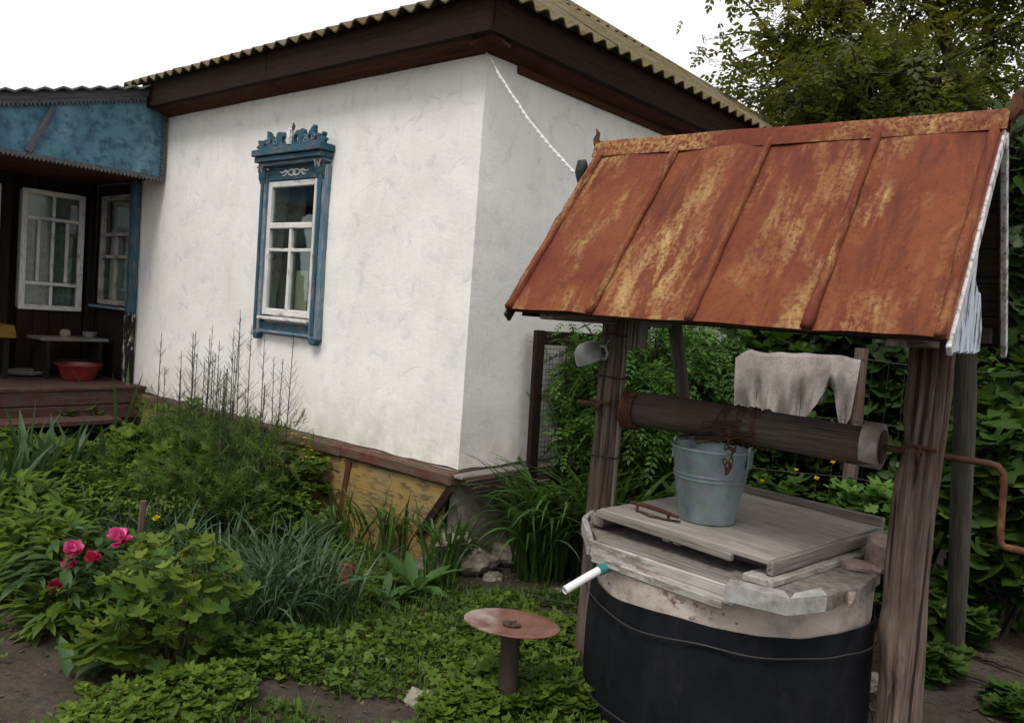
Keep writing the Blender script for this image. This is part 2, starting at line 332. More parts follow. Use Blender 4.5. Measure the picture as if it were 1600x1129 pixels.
L['currant'] = leafmat('currant_leaves', (.065, .118, .014), (.150, .220, .026), (.26, .31, .05), .42, obj=True, bumpy=60)
L['currant_dark'] = leafmat('older_currant_leaves', (.030, .075, .012), (.075, .145, .022), None, .35, obj=True, bumpy=60)
L['peony'] = leafmat('peony_leaves', (.020, .050, .012), (.055, .105, .024), None, .25)
L['broad'] = leafmat('broad_leaves', (.045, .10, .025), (.085, .17, .045), None, .3, obj=True, bumpy=50)
L['hosta'] = leafmat('hosta_leaves', (.075, .14, .06), (.13, .21, .10), None, .3, obj=True, bumpy=40)
L['cover'] = leafmat('ground_cover_leaves', (.036, .076, .010), (.105, .175, .020), (.19, .25, .035), .4)
L['dead'] = leafmat('dead_leaves', (.06, .04, .02), (.16, .11, .06), None, .1, .8)
L['petal_pink'] = leafmat('pink_petals', (.48, .025, .16), (.74, .10, .33), (.88, .36, .55), .3)
L['petal_red'] = leafmat('crimson_petals', (.30, .012, .05), (.52, .03, .10), (.62, .10, .16), .3)
L['petal_yellow'] = leafmat('yellow_petals', (.60, .42, .01), (.80, .62, .03), None, .3)

# ------------------------------------------------------------------ mesh helpers
def link(name, me, mat, parent=None, loc=(0, 0, 0), rot=(0, 0, 0)):
    o = bpy.data.objects.new(name, me); COL.objects.link(o)
    if mat is not None and len(me.materials) == 0: me.materials.append(mat)
    o.location = loc; o.rotation_euler = rot
    if parent is not None: o.parent = parent
    return o
def pym(name, v, f, smooth=False):
    me = bpy.data.meshes.new(name); me.from_pydata([tuple(map(float, p)) for p in v], [], f); me.update()
    if smooth: me.polygons.foreach_set('use_smooth', [True]*len(me.polygons))
    return me
def thing(name, label, cat, loc=(0, 0, 0), rotz=0, group=None):
    o = bpy.data.objects.new(name, None); COL.objects.link(o); o.empty_display_size = .1
    o.location = tuple(loc); o.rotation_euler = (0, 0, rotz); o['label'] = label; o['category'] = cat
    if group: o['group'] = group
    return o
def tag(o, label, cat, group=None):
    o['label'] = label; o['category'] = cat
    if group: o['group'] = group
    return o
def stuff(o): o['kind'] = 'stuff'; return o
class MB:
    def __init__(s): s.v = []; s.f = []
    def add(s, v, f):
        k = len(s.v); s.v += [tuple(p) for p in v]; s.f += [tuple(i+k for i in q) for q in f]; return s
    def box(s, a, b):
        (x0, y0, z0), (x1, y1, z1) = a, b
        return s.add([(x0, y0, z0), (x1, y0, z0), (x1, y1, z0), (x0, y1, z0), (x0, y0, z1), (x1, y0, z1), (x1, y1, z1), (x0, y1, z1)],
                     [(3, 2, 1, 0), (4, 5, 6, 7), (0, 1, 5, 4), (1, 2, 6, 5), (2, 3, 7, 6), (3, 0, 4, 7)])
    def prism(s, poly, axis, a, b):
        """extrude a 2D outline along axis (0,1,2) between a and b"""
        n = len(poly)
        def p3(p, h): q = list(p); q.insert(axis, h); return tuple(q)
        v = [p3(p, a) for p in poly]+[p3(p, b) for p in poly]
        f = [tuple(range(n))[::-1], tuple(range(n, 2*n))]+[(i, (i+1) % n, n+(i+1) % n, n+i) for i in range(n)]
        return s.add(v, f)
    def tube(s, pts, rad, n=8, cap=True):
        pts = [Vector(p) for p in pts]; m = len(pts)
        if not hasattr(rad, '__len__'): rad = [rad]*m
        t0 = (pts[1]-pts[0]).normalized(); ref = Vector((0, 0, 1)) if abs(t0.z) < .9 else Vector((1, 0, 0))
        u = t0.cross(ref).normalized(); v = []
        for i, p in enumerate(pts):
            t = (pts[min(i+1, m-1)]-pts[max(i-1, 0)])
            t = t.normalized() if t.length > 1e-9 else t0
            u = (u-t*u.dot(t)).normalized(); w_ = t.cross(u)
            v += [p+(u*math.cos(a)+w_*math.sin(a))*rad[i] for a in (2*math.pi*k/n for k in range(n))]
        f = [(i*n+k, i*n+(k+1) % n, (i+1)*n+(k+1) % n, (i+1)*n+k) for i in range(m-1) for k in range(n)]
        if cap: f += [tuple(range(n))[::-1], tuple(range((m-1)*n, m*n))]
        return s.add(v, f)
    def lathe(s, prof, n=32, c=(0, 0, 0), close=False):
        m = len(prof)
        v = [(c[0]+r*math.cos(2*math.pi*k/n), c[1]+r*math.sin(2*math.pi*k/n), c[2]+z) for r, z in prof for k in range(n)]
        mm = m if close else m-1
        f = [(i*n+k, i*n+(k+1) % n, ((i+1) % m)*n+(k+1) % n, ((i+1) % m)*n+k) for i in range(mm) for k in range(n)]
        return s.add(v, f)
    def build(s, name, mat, parent=None, smooth=False, bevel=0, loc=(0, 0, 0), rot=(0, 0, 0), jit=0):
        me = pym(name, s.v, s.f)
        bm = bmesh.new(); bm.from_mesh(me)
        if bevel:
            bmesh.ops.bevel(bm, geom=list(bm.edges), offset=bevel, segments=1, affect='EDGES', clamp_overlap=True)
        if jit:
            for vv in bm.verts:
                nz = mnoise.noise_vector(vv.co*7+Vector(loc)*3); vv.co += nz*jit
        bmesh.ops.recalc_face_normals(bm, faces=bm.faces)
        bm.to_mesh(me); bm.free()
        if smooth:
            me.polygons.foreach_set('use_smooth', [True]*len(me.polygons))
            try: me.set_sharp_from_angle(angle=R(40))
            except Exception: pass
        return link(name, me, mat, parent, loc, rot)
def board(name, A, B, w, t, mat, parent, up=(0, 0, 1), bevel=.004, jit=.002, segs=4):
    """plank from A to B; w across (along `up`), t thick; mesh runs along its own X so the grain follows it"""
    A, B = Vector(A), Vector(B); d = B-A; Lg = d.length; x = d/Lg; u = Vector(up); u = (u-x*u.dot(x)).normalized(); z = x.cross(u)
    m = MB()
    n = max(1, min(segs, int(Lg/.15)))
    v = []
    for i in range(n+1):
        xx = -Lg/2+Lg*i/n
        v += [(xx, -w/2, -t/2), (xx, w/2, -t/2), (xx, w/2, t/2), (xx, -w/2, t/2)]
    f = [(0, 1, 2, 3)[::-1], tuple(4*n+k for k in range(4))]
    for i in range(n):
        for k in range(4): f.append((4*i+k, 4*i+(k+1) % 4, 4*i+4+(k+1) % 4, 4*i+4+k))
    m.add(v, f)
    o = m.build(name, mat, parent, bevel=0)
    me = o.data; bm = bmesh.new(); bm.from_mesh(me)
    if bevel:
        es = [e for e in bm.edges if len(e.link_faces) == 2 and e.calc_face_angle(0) > .5]
        bmesh.ops.bevel(bm, geom=es, offset=min(bevel, t*.3, w*.3), segments=1, affect='EDGES')
    if jit:
        off = Vector((random.uniform(0, 50), random.uniform(0, 50), 0))
        for vv in bm.verts: vv.co += mnoise.noise_vector(vv.co*5+off)*jit
    bmesh.ops.recalc_face_normals(bm, faces=bm.faces)
    bm.to_mesh(me); bm.free()
    mat4 = Matrix((( x.x, u.x, z.x, 0), (x.y, u.y, z.y, 0), (x.z, u.z, z.z, 0), (0, 0, 0, 1)))
    o.rotation_euler = mat4.to_euler(); o.location = (A+B)/2
    return o
def log(name, A, B, r0, r1, mat, parent, n=20, rings=30, rough=.12, groove=.12, bend=0., seed=0, knots=(), splits=()):
    """rough round timber standing from A to B with cracks and unevenness"""
    A, B = Vector(A), Vector(B); d = B-A; H = d.length; v = []; f = []
    ax = d/H; q = Vector((0, 0, 1)).rotation_difference(ax)
    for i in range(rings+1):
        t = i/rings; z = t*H; r = r0+(r1-r0)*t
        cx = bend*math.sin(math.pi*t)+.012*mnoise.noise(Vector((seed*3.1, z*1.7, 0))); cy = .012*mnoise.noise(Vector((seed*5.3, 7, z*1.7)))
        for k in range(n):
            a = 2*math.pi*k/n
            rr = r*(1+rough*mnoise.noise(Vector((math.cos(a)*1.3+seed, math.sin(a)*1.3, z*1.2)))+.05*mnoise.noise(Vector((math.cos(a)*3, math.sin(a)*3+seed, z*6))))
            gg = mnoise.noise(Vector((math.cos(a)*4+seed*2, math.sin(a)*4, z*.7)))
            if gg > .25: rr *= 1-groove*min(1, (gg-.25)*4)
            for (sa, z0_, z1_, sw_, sd_) in splits:
                if z0_ < z < z1_:
                    aa = sa+.12*mnoise.noise(Vector((sa, z*2.3, 3))); dd = ((a-aa+math.pi) % (2*math.pi)-math.pi)/sw_
                    rr -= r*sd_*math.exp(-dd*dd)*min(1, (z-z0_)*6, (z1_-z)*6)
            rr += r*.035*mnoise.noise(Vector((math.cos(a)*9+seed, math.sin(a)*9, z*1.6)))
            for (kz, ka, kr, kh) in knots:
                dd = ((z-kz)/.07)**2+(((a-ka+math.pi) % (2*math.pi)-math.pi)/.5)**2
                rr += kh*math.exp(-dd)
            v.append((cx+rr*math.cos(a), cy+rr*math.sin(a), z-H/2))
    for i in range(rings):
        for k in range(n): f.append((i*n+k, i*n+(k+1) % n, (i+1)*n+(k+1) % n, (i+1)*n+k))
    f += [tuple(range(n))[::-1], tuple(range(rings*n, (rings+1)*n))]
    me = pym(name, v, f, True)
    try: me.set_sharp_from_angle(angle=R(55))
    except Exception: pass
    o = link(name, me, mat, parent); o.rotation_euler = q.to_euler(); o.location = (A+B)/2; return o

# ------------------------------------------------------------------ foliage helpers (numpy merged leaves)
def T_leaf(l=1., w=.5, fold=.12, droop=.15):
    prof = [(0, 0), (.25, .42), (.55, .5), (.8, .3), (1, 0)]
    v = [(0, 0, 0)]; f = []
    for t, h in prof[1:-1]:
        z = -droop*l*t*t
        v += [(-h*w*l, t*l, z+fold*h*l*w*2), (0, t*l, z), (h*w*l, t*l, z+fold*h*l*w*2)]
    v.append((0, l, -droop*l))
    f += [(0, 2, 1), (0, 3, 2)]
    for i in range(2):
        a = 1+3*i
        f += [(a, a+1, a+4), (a, a+4, a+3), (a+1, a+2, a+5), (a+1, a+5, a+4)]
    f += [(7, 8, 10), (8, 9, 10)]
    return np.array(v, float), np.array(f, int)
def T_lobed(l=1., lobes=5, depth=.32, cup=.12, ser=.05):
    pts = []
    n = lobes*4
    for i in range(n+1):
        a = -math.pi*.86+2*math.pi*.86*i/n
        lobe = abs(math.cos(lobes*.5*a*.98)) if lobes % 2 else abs(math.sin(lobes*.5*a))
        r = .55*(1-depth+depth*2*lobe**.8)*(1+.25*math.cos(a))*(1+ser*(1 if i % 2 else -1))
        pts.append((math.sin(a)*r*l, l*.42+math.cos(a)*r*l, cup*l*(r*1.6)**2*(1 if i % 4 else .6)-.12*l*max(0, math.cos(a))))
    v = [(0, .42*l, 0)]+pts; f = [(0, i+1, i) for i in range(1, len(pts))]
    k = len(v); v += [(-.012*l, -.45*l, -.18*l), (.012*l, -.45*l, -.18*l), (0, .42*l, 0)]; f.append((k, k+1, k+2))
    return np.array(v, float), np.array(f, int)
def T_sprig(n=4, l=1., ll=.34, lw=.42, droop=.35):
    v = []; f = []
    def add(V, F): k = len(v); v.extend(V.tolist()); f.extend((F+k).tolist())
    lv = np.array([(0, 0, 0), (-lw*.5*ll, .45*ll, .03*ll), (0, .5*ll, -.02*ll), (lw*.5*ll, .45*ll, .03*ll), (0, ll, -.12*ll)]); lf = np.array([(0, 2, 1), (0, 3, 2), (1, 2, 4), (2, 3, 4)])
    for i in range(n):
        t = (i+.6)/n
        for s in (-1, 1):
            a = s*R(62-18*t); c, s_ = math.cos(a), math.sin(a)
            Rm = np.array([[c, s_, 0], [-s_, c, 0], [0, 0, 1]])
            add((lv*(1-.25*abs(t-.45)))@Rm.T+np.array([0, t*l, -droop*l*t*t]), lf)
    add(lv+np.array([0, l*.98, -droop*l]), lf)
    add(np.array([(-.008*l, 0, 0), (.008*l, 0, 0), (0, .6*l, -droop*l*.36), (0, l, -droop*l)]), np.array([(0, 1, 2), (0, 2, 3)]))
    return np.array(v, float), np.array(f, int)
def T_blade(l=1., w=.03, bend=1., n=8, fold=.25, tip=.55):
    """arching strap leaf rising from the origin towards +Y; bend = total curl in radians"""
    v = []; f = []; y = z = 0.; a0 = R(86)
    for i in range(n+1):
        t = i/n; hw = w*(.6+.4*min(1, t*4))*(1 if t < tip else max(.02, 1-((t-tip)/(1-tip))**1.6))*.5
        v += [(-hw, y, z+hw*fold*2), (0, y, z), (hw, y, z+hw*fold*2)]
        a = a0-bend*t**1.4; y += math.cos(a)*l/n; z += math.sin(a)*l/n
    for i in range(n):
        a = 3*i; f += [(a, a+1, a+4), (a, a+4, a+3), (a+1, a+2, a+5), (a+1, a+5, a+4)]
    return np.array(v, float), np.array(f, int)
def T_feather(n=26, l=1., seed=1):
    r = np.random.default_rng(seed); v = []; f = []
    for i in range(n):
        t = r.uniform(.15, 1); a = r.uniform(0, 2*math.pi); ln = l*r.uniform(.14, .34)*(1.15-t*.6)
        p = np.array([0, t*l, 0]); d = np.array([math.cos(a)*.8, .55, math.sin(a)*.8])*ln; s = np.array([math.sin(a), .1, -math.cos(a)])*.012*l
        k = len(v); v += [p-s, p+s, p+d]; f.append((k, k+1, k+2))
    k = len(v); v += [np.array([-.008*l, 0, 0]), np.array([.008*l, 0, 0]), np.array([0, l, 0])]; f.append((k, k+1, k+2))
    return np.array(v, float), np.array(f, int)
def Rm(yaw, pitch, roll):
    cy, sy, cp, sp, cr, sr = np.cos(yaw), np.sin(yaw), np.cos(pitch), np.sin(pitch), np.cos(roll), np.sin(roll)
    n = len(yaw); Z = np.zeros(n); O = np.ones(n)
    A = np.stack([cy, -sy, Z, sy, cy, Z, Z, Z, O], 1).reshape(n, 3, 3)
    B = np.stack([O, Z, Z, Z, cp, -sp, Z, sp, cp], 1).reshape(n, 3, 3)
    C = np.stack([cr, Z, sr, Z, O, Z, -sr, Z, cr], 1).reshape(n, 3, 3)
    return A@B@C
def leaves(name, mat, parent, tmpls, P, yaw, pitch, roll, S, var=None, smooth=True):
    P = np.asarray(P, float); n = len(P)
    if n == 0: return None
    M = Rm(np.asarray(yaw, float), np.asarray(pitch, float), np.asarray(roll, float))*np.asarray(S, float).reshape(n, 1, 1)
    if var is None: var = rng.beta(1.6, 1.8, n)
    idx = rng.integers(0, len(tmpls), n); VV = []; FF = []; VA = []; k = 0
    for t, (tv, tf) in enumerate(tmpls):
        sel = np.where(idx == t)[0]
        if len(sel) == 0: continue
        V = np.einsum('nij,kj->nki', M[sel], tv)+P[sel][:, None, :]
        F = tf[None]+(np.arange(len(sel))*len(tv))[:, None, None]+k
        VV.append(V.reshape(-1, 3)); FF.append(F.reshape(-1, 3)); VA.append(np.repeat(var[sel], len(tv))); k += len(sel)*len(tv)
    V = np.concatenate(VV); F = np.concatenate(FF); va = np.concatenate(VA)
    me = bpy.data.meshes.new(name); me.vertices.add(len(V)); me.vertices.foreach_set('co', V.astype(np.float32).ravel())
    me.loops.add(F.size); me.loops.foreach_set('vertex_index', F.astype(np.int32).ravel())
    me.polygons.add(len(F)); me.polygons.foreach_set('loop_start', np.arange(0, F.size, 3, dtype=np.int32))
    at = me.attributes.new('var', 'FLOAT', 'POINT'); at.data.foreach_set('value', va.astype(np.float32))
    me.update(calc_edges=True); me.validate()
    if smooth: me.polygons.foreach_set('use_smooth', [True]*len(me.polygons))
    return stuff(link(name, me, mat, parent))
U = lambda a, b, n: rng.uniform(a, b, n)
def tmesh(name, T, mat):
    me = pym(name, T[0], [tuple(map(int, t)) for t in T[1]], True); me.materials.append(mat); return me
def stems(parent, paths, r, mat=None, name='stem', n=5):
    m = MB()
    for p in paths:
        k = len(p); m.tube(p, [r*(1-.7*i/(k-1)) for i in range(k)], n, cap=False)
    return m.build(name, mat or MAT['stem'], parent, smooth=True)

# ================================================================== GROUND
def ground_z(x, y):
    return .025*mnoise.noise(Vector((x*.9, y*.9, 3)))+.012*mnoise.noise(Vector((x*3.3, y*3.3, 1)))+.006*mnoise.noise(Vector((x*9, y*9, 5)))
def axis_pts(a, b, step, far):
    p = list(np.arange(a, b+1e-6, step)); d = step; q = b
    while q < far: d *= 1.5; q += d; p.append(q)
    d = step; q = a
    while q > -far: d *= 1.5; q -= d; p.insert(0, q)
    return p
gx, gy = axis_pts(-4, 4, .05, 300), axis_pts(1.6, 7, .05, 300)
gv = []
for yy in gy:
    for xx in gx: gv.append((xx, yy, ground_z(xx, yy) if abs(xx) < 8 and abs(yy) < 12 else 0))
nx = len(gx)
gf = [(j*nx+i, j*nx+i+1, (j+1)*nx+i+1, (j+1)*nx+i) for j in range(len(gy)-1) for i in range(nx-1)]
gr = link('ground', pym('ground', gv, gf, True), MAT['soil']); gr['kind'] = 'structure'

# ================================================================== HOUSE  (local: facade on y=0 facing -Y, corner at x=0, side wall on x=0 facing +X)
house = thing('house', 'whitewashed one-storey country house with brown eaves and mossy corrugated roof', 'house', HC, -HYAW)
FL, SD, ZB, ZT = 4.03, 4.7, .60, 2.945            # facade length, side length, plaster foot and top
WX0, WX1, WZ0, WZ1 = -2.06, -1.42, 1.34, 2.35     # window opening
def nz3(x, y, z, s): return mnoise.noise(Vector((x*s, y*s, z*s)))
def wall_mesh():
    vs_, fs, key = [], [], {}
    def vid(x, y, z, nrm):
        k = (round(x, 4), round(y, 4), round(z, 4))
        if k not in key:
            a = .010*nz3(x, y, z, 1.3)+.005*nz3(x+9, y, z, 4.5)
            edge = .010*nz3(3, 1, z, 5)+.014*min(0, nz3(8, 1, z, 9)+.1) if abs(x) < 1e-4 and abs(y) < 1e-4 else 0
            foot = .012*nz3(x, y, 4, 5) if abs(z-ZB) < 1e-4 else 0
            dx, dy = (a+edge, -a-edge) if (abs(x) < 1e-4 and abs(y) < 1e-4) else ((0, -a) if nrm == 'y' else (a, 0))
            key[k] = len(vs_); vs_.append((x+dx, y+dy, z+foot))
        return key[k]
    def lin(a, b, st, extra=()):
        p = sorted(set([round(t, 4) for t in np.linspace(a, b, int((b-a)/st)+1)]+list(extra))); return p
    zs = lin(ZB, ZT+.05, .055, (WZ0, WZ1))
    xs = lin(-FL, 0, .09, (WX0, WX1))
    for i in range(len(xs)-1):
        for j in range(len(zs)-1):
            cx_, cz_ = (xs[i]+xs[i+1])/2, (zs[j]+zs[j+1])/2
            if WX0 < cx_ < WX1 and WZ0 < cz_ < WZ1: continue
            fs.append((vid(xs[i], 0, zs[j], 'y'), vid(xs[i+1], 0, zs[j], 'y'), vid(xs[i+1], 0, zs[j+1], 'y'), vid(xs[i], 0, zs[j+1], 'y')))
    ys = lin(0, SD, .11)
    for i in range(len(ys)-1):
        for j in range(len(zs)-1):
            fs.append((vid(0, ys[i], zs[j], 'x'), vid(0, ys[i+1], zs[j], 'x'), vid(0, ys[i+1], zs[j+1], 'x'), vid(0, ys[i], zs[j+1], 'x')))
    m = MB(); m.add(vs_, fs)
    # reveals of the opening, hidden back walls and foot
    y1 = .22
    for a, b in (((WX0, WZ0), (WX1, WZ0)), ((WX1, WZ0), (WX1, WZ1)), ((WX1, WZ1), (WX0, WZ1)), ((WX0, WZ1), (WX0, WZ0))):
        m.add([(a[0], -.004, a[1]), (b[0], -.004, b[1]), (b[0], y1, b[1]), (a[0], y1, a[1])], [(0, 1, 2, 3)])
    m.add([(-FL, 0, ZB), (-FL, SD, ZB), (-FL, SD, ZT+.05), (-FL, 0, ZT+.05)], [(0, 1, 2, 3)])
    m.add([(-FL, SD, ZB), (0, SD, ZB), (0, SD, ZT+.05), (-FL, SD, ZT+.05)], [(0, 1, 2, 3)])
    m.add([(-FL, 0, ZB-.01), (0, 0, ZB-.01), (0, SD, ZB-.01), (-FL, SD, ZB-.01)], [(3, 2, 1, 0)])
    me = pym('wall', m.v, m.f, True)
    try: me.set_sharp_from_angle(angle=R(40))
    except Exception: pass
    return link('wall', me, MAT['plaster'], house)
wall = wall_mesh()
mb = MB(); mb.add([(-2.9, .9, ZB+.01), (-.6, .9, ZB+.01), (-.6, .9, 2.9), (-2.9, .9, 2.9)], [(0, 1, 2, 3)])
mb.add([(-2.9, .24, ZB+.01), (-.6, .24, ZB+.01), (-.6, 1.3, ZB+.01), (-2.9, 1.3, ZB+.01)], [(0, 1, 2, 3)])
mb.add([(-2.9, .24, 2.9), (-.6, .24, 2.9), (-.6, 1.3, 2.9), (-2.9, 1.3, 2.9)], [(0, 1, 2, 3)])
mb.add([(-2.9, .24, ZB), (-2.9, 1.3, ZB), (-2.9, 1.3, 2.9), (-2.9, .24, 2.9)], [(0, 1, 2, 3)])
mb.add([(-.6, .24, ZB), (-.6, 1.3, ZB), (-.6, 1.3, 2.9), (-.6, .24, 2.9)], [(0, 1, 2, 3)])
mb.build('room_lining', MAT['room'], house)
# foot: red beam, ochre boards with battens, foundation stones
for a, b in ((-4.0, -2.45), (-2.44, -.96), (-.95, .03)):
    board('base_beam', (a, -.045, .558), (b, -.045, .552), .075, .10, MAT['base_red'], house, (0, 0, 1), .012, .006)
pxs = [-4.0, -2.98, -1.92, -.90, -.02]
for i in range(4):
    o = board('plinth_panel', (pxs[i]+.006, -.075-.01*(i % 2), .235), (pxs[i+1]-.006, -.082, .235), .55, .022, MAT['plinth'], house, (0, .12, 1), .004, .008, 8)
for x in pxs[1:4]:
    board('plinth_batten', (x-.02, -.108, .0), (x+.02, -.075, .505), .045, .02, MAT['eave_red'], house, (1, 0, 0))
board('plinth_batten', (-.16, -.125, .20), (.03, -.085, .50), .05, .022, MAT['eave_dark'], house, (1, 0, -.6))
for k in range(5):                                 # stacked board ends at the corner of the side wall
    board('base_board', (.045+.008*(k % 2), -.06+.03*k, .575-.022*k), (.05, .95-.05*k, .572-.022*k), .10, .018, MAT['base_red'] if k in (1, 3) else MAT['grey_wood'], house, (1, 0, 0), .003, .006)
def stone_mesh(name, r, seed, sq=(1, 1, .7)):
    bm = bmesh.new(); bmesh.ops.create_icosphere(bm, subdivisions=3, radius=1)
    for v in bm.verts:
        d = 1+.45*mnoise.noise(v.co*1.4+Vector((seed, 0, 0)))+.20*mnoise.noise(v.co*3.5+Vector((0, seed, 0)))
        v.co = Vector((v.co.x*sq[0], v.co.y*sq[1], v.co.z*sq[2]))*r*d
    me = bpy.data.meshes.new(name); bm.to_mesh(me); bm.free(); return me
m = MB(); nf = 30; v = []; f = []
for i in range(nf+1):
    y = -.06+3.2*i/nf
    for j in range(7):
        z = -.05+.57*j/6; v.append((.035-.03*j/6+.05*mnoise.noise(Vector((y*2.3, z*3, 4)))+.02*mnoise.noise(Vector((y*8, z*8, 2))), y, z))
for i in range(nf):
    for j in range(6): f.append((i*7+j, (i+1)*7+j, (i+1)*7+j+1, i*7+j+1))
link('foundation', pym('foundation', v, f, True), MAT['found'], house)
for (x, y, z, r, q) in ((.03, -.03, .20, .10, 91), (.07, .10, .07, .11, 37), (.06, .38, .06, .10, 55), (-.05, -.10, .06, .09, 12)):
    link('foundation_stone', stone_mesh('foundation_stone', r, q, (.9, 1.2, .62)), MAT['found'], house, (x, y, z), (0, 0, q))
# ---- eaves
OH = .205; EZ = 3.145
for a, b in ((-3.72, -1.9), (-1.895, .165)):
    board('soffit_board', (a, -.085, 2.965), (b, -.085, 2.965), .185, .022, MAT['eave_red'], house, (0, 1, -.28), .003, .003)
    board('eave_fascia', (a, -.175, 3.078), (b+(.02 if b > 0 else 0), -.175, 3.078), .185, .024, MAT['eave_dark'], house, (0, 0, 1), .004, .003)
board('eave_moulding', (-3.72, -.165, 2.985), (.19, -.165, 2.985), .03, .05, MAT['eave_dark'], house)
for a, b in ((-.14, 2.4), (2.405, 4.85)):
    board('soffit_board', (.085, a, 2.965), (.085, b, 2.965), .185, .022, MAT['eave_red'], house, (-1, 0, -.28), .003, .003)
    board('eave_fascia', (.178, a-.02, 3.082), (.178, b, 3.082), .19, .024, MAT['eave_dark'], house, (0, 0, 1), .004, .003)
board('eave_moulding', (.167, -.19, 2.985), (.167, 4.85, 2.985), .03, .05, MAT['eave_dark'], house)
board('frieze_board', (.012, .25, 2.925), (.012, 2.6, 2.925), .07, .02, MAT['eave_red'], house, (0, 0, 1), .004, .006)
# ---- corrugated hip roof, sheet by sheet
HF, HS = 2.55, 1.78        # plan half depth of the front plane, plan setback of the hip end
HH = 1.20                  # rise
def corrugated(origin, ax, inward, pitch_run, maxfun, length, a_from):
    """sheets along eave direction ax from origin; inward = plan direction up the slope; maxfun(a) -> plan run at eave distance a"""
    origin, ax, inward = Vector(origin), Vector(ax), Vector(inward)
    run, rise = pitch_run; sl = math.hypot(run, rise); upv = inward*(run/sl)+Vector((0, 0, rise/sl)); nrm = ax.cross(upv)
    if nrm.z < 0: nrm = -nrm
    W, ROW, LAP, AMP, WL = 1.10, 1.45, .14, .019, .1375
    k = 0; a = a_from
    while a < length-1e-3:
        b = min(a+W, length); row = 0
        while True:
            s0 = row*ROW
            if s0 > sl: break
            n = int((b-a)/WL*8); cols = [a+(b+.03-a)*i/n for i in range(n+1)]
            tops = [min(maxfun(c)*sl/run, s0+ROW+LAP) for c in cols]
            if max(tops) <= s0+.02: break
            rot = random.uniform(-.006, .006); lift = .012*random.random()
            v = []; f = []; M_ = 5
            for c, t in zip(cols, tops):
                t = max(t, s0)
                for q in range(M_+1):
                    s = s0+(t-s0)*q/M_-.05*(1 if q == 0 and row > 0 else 0)
                    h = AMP*math.cos(2*math.pi*c/WL)+.022+(.010 if row else 0)+lift*(1-q/M_)+.004*mnoise.noise(Vector((c*3, s*3, row)))
                    # outer, then inner skin
                    v.append(ax*c+upv*(s+rot*(c-a))+nrm*h)
            nn = len(v)
            v += [p-nrm*.009 for p in v]
            w_ = M_+1
            for i in range(n):
                if tops[i] <= s0 and tops[i+1] <= s0: continue
                for q in range(M_):
                    p0 = i*w_+q
                    f.append((p0, p0+w_, p0+w_+1, p0+1)); f.append((nn+p0, nn+p0+1, nn+p0+w_+1, nn+p0+w_))
                f.append((i*w_, nn+i*w_, nn+(i+1)*w_, (i+1)*w_))
                f.append((i*w_+M_, (i+1)*w_+M_, nn+(i+1)*w_+M_, nn+i*w_+M_))
            cc = ax*((a+b)/2)+upv*s0
            me = pym('roof_sheet', [p-cc for p in v], f, True)
            try: me.set_sharp_from_angle(angle=R(50))
            except Exception: pass
            link('roof_sheet', me, MAT['asbestos'], house, origin+cc)
            row += 1
        a = b; k += 1
LN = SD+2*OH
# front plane (eave runs from the corner towards -X), right hip plane (eave runs +Y)
corrugated((OH+.03, -OH-.03, EZ), (-1, 0, 0), (0, 1, 0), (HF, HH), lambda a: min(HF, a*HF/HS), 3.98+OH, 0)
corrugated((OH+.03, -OH-.03, EZ), (0, 1, 0), (-1, 0, 0), (HS, HH), lambda a: max(0, min(a, LN-a))*HS/(LN/2), LN, 0)
# back plane as one hidden deck, hip caps
mb = MB(); ap = (OH-HS, -OH+HF, EZ+HH+.02); apl = (-3.98, -OH+HF, EZ+HH+.02)
mb.add([(OH, SD+OH, EZ), (-3.98, SD+OH, EZ), apl, ap], [(0, 1, 2, 3)]); mb.build('roof_deck', MAT['asbestos'], house)
for c0 in ((OH+.03, -OH-.03, EZ+.03), (OH+.03, SD+OH+.0, EZ+.03)):
    m = MB(); m.tube([c0, ap], [.05, .05], 8); m.build('hip_cap', MAT['asbestos'], house, True)
m = MB(); m.tube([ap, apl], [.06, .06], 8); m.build('ridge_cap', MAT['asbestos'], house, True)
# ---- carved window
m = MB()
for (a, b) in (((WX0, .04, WZ0), (WX0+.03, .17, WZ1)), ((WX1-.03, .04, WZ0), (WX1, .17, WZ1)), ((WX0+.03, .04, WZ0), (WX1-.03, .17, WZ0+.03)), ((WX0+.03, .04, WZ1-.03), (WX1-.03, .17, WZ1))): m.box(a, b)
win = m.build('window', MAT['white_wood'], house, bevel=.003)
win['label'] = 'narrow white-framed window in carved blue surround'
def wb(name, a, b, w, t, mat, up=(0, 0, 1), **k): return board(name, a, b, w, t, mat, win, up, **k)
cxw = -1.715
sx0, sx1, sz0, sz1 = -2.030, -1.448, 1.375, 2.318
ysh = -.010
for x in (sx0+.02, sx1-.02): wb('sash_stile', (x, ysh, sz0), (x, ysh, sz1), .042, .035, MAT['white_wood'], (1, 0, 0), bevel=.004)
wb('sash_rail', (sx0+.042, ysh, sz0+.024), (sx1-.042, ysh, sz0+.024), .046, .034, MAT['white_wood'])
wb('sash_rail', (sx0+.042, ysh, sz1-.022), (sx1-.042, ysh, sz1-.022), .042, .034, MAT['white_wood'])
wb('transom', (sx0+.042, ysh-.004, 2.005), (sx1-.042, ysh-.004, 2.005), .040, .036, MAT['white_wood'])
wb('muntin', (sx0+.042, ysh, 1.835), (sx1-.042, ysh, 1.835), .024, .03, MAT['white_wood'])
mxw = (sx0+sx1)/2+.005
wb('muntin', (mxw, ysh-.003, sz0+.046), (mxw, ysh-.003, 1.984), .03, .031, MAT['white_wood'], (1, 0, 0))
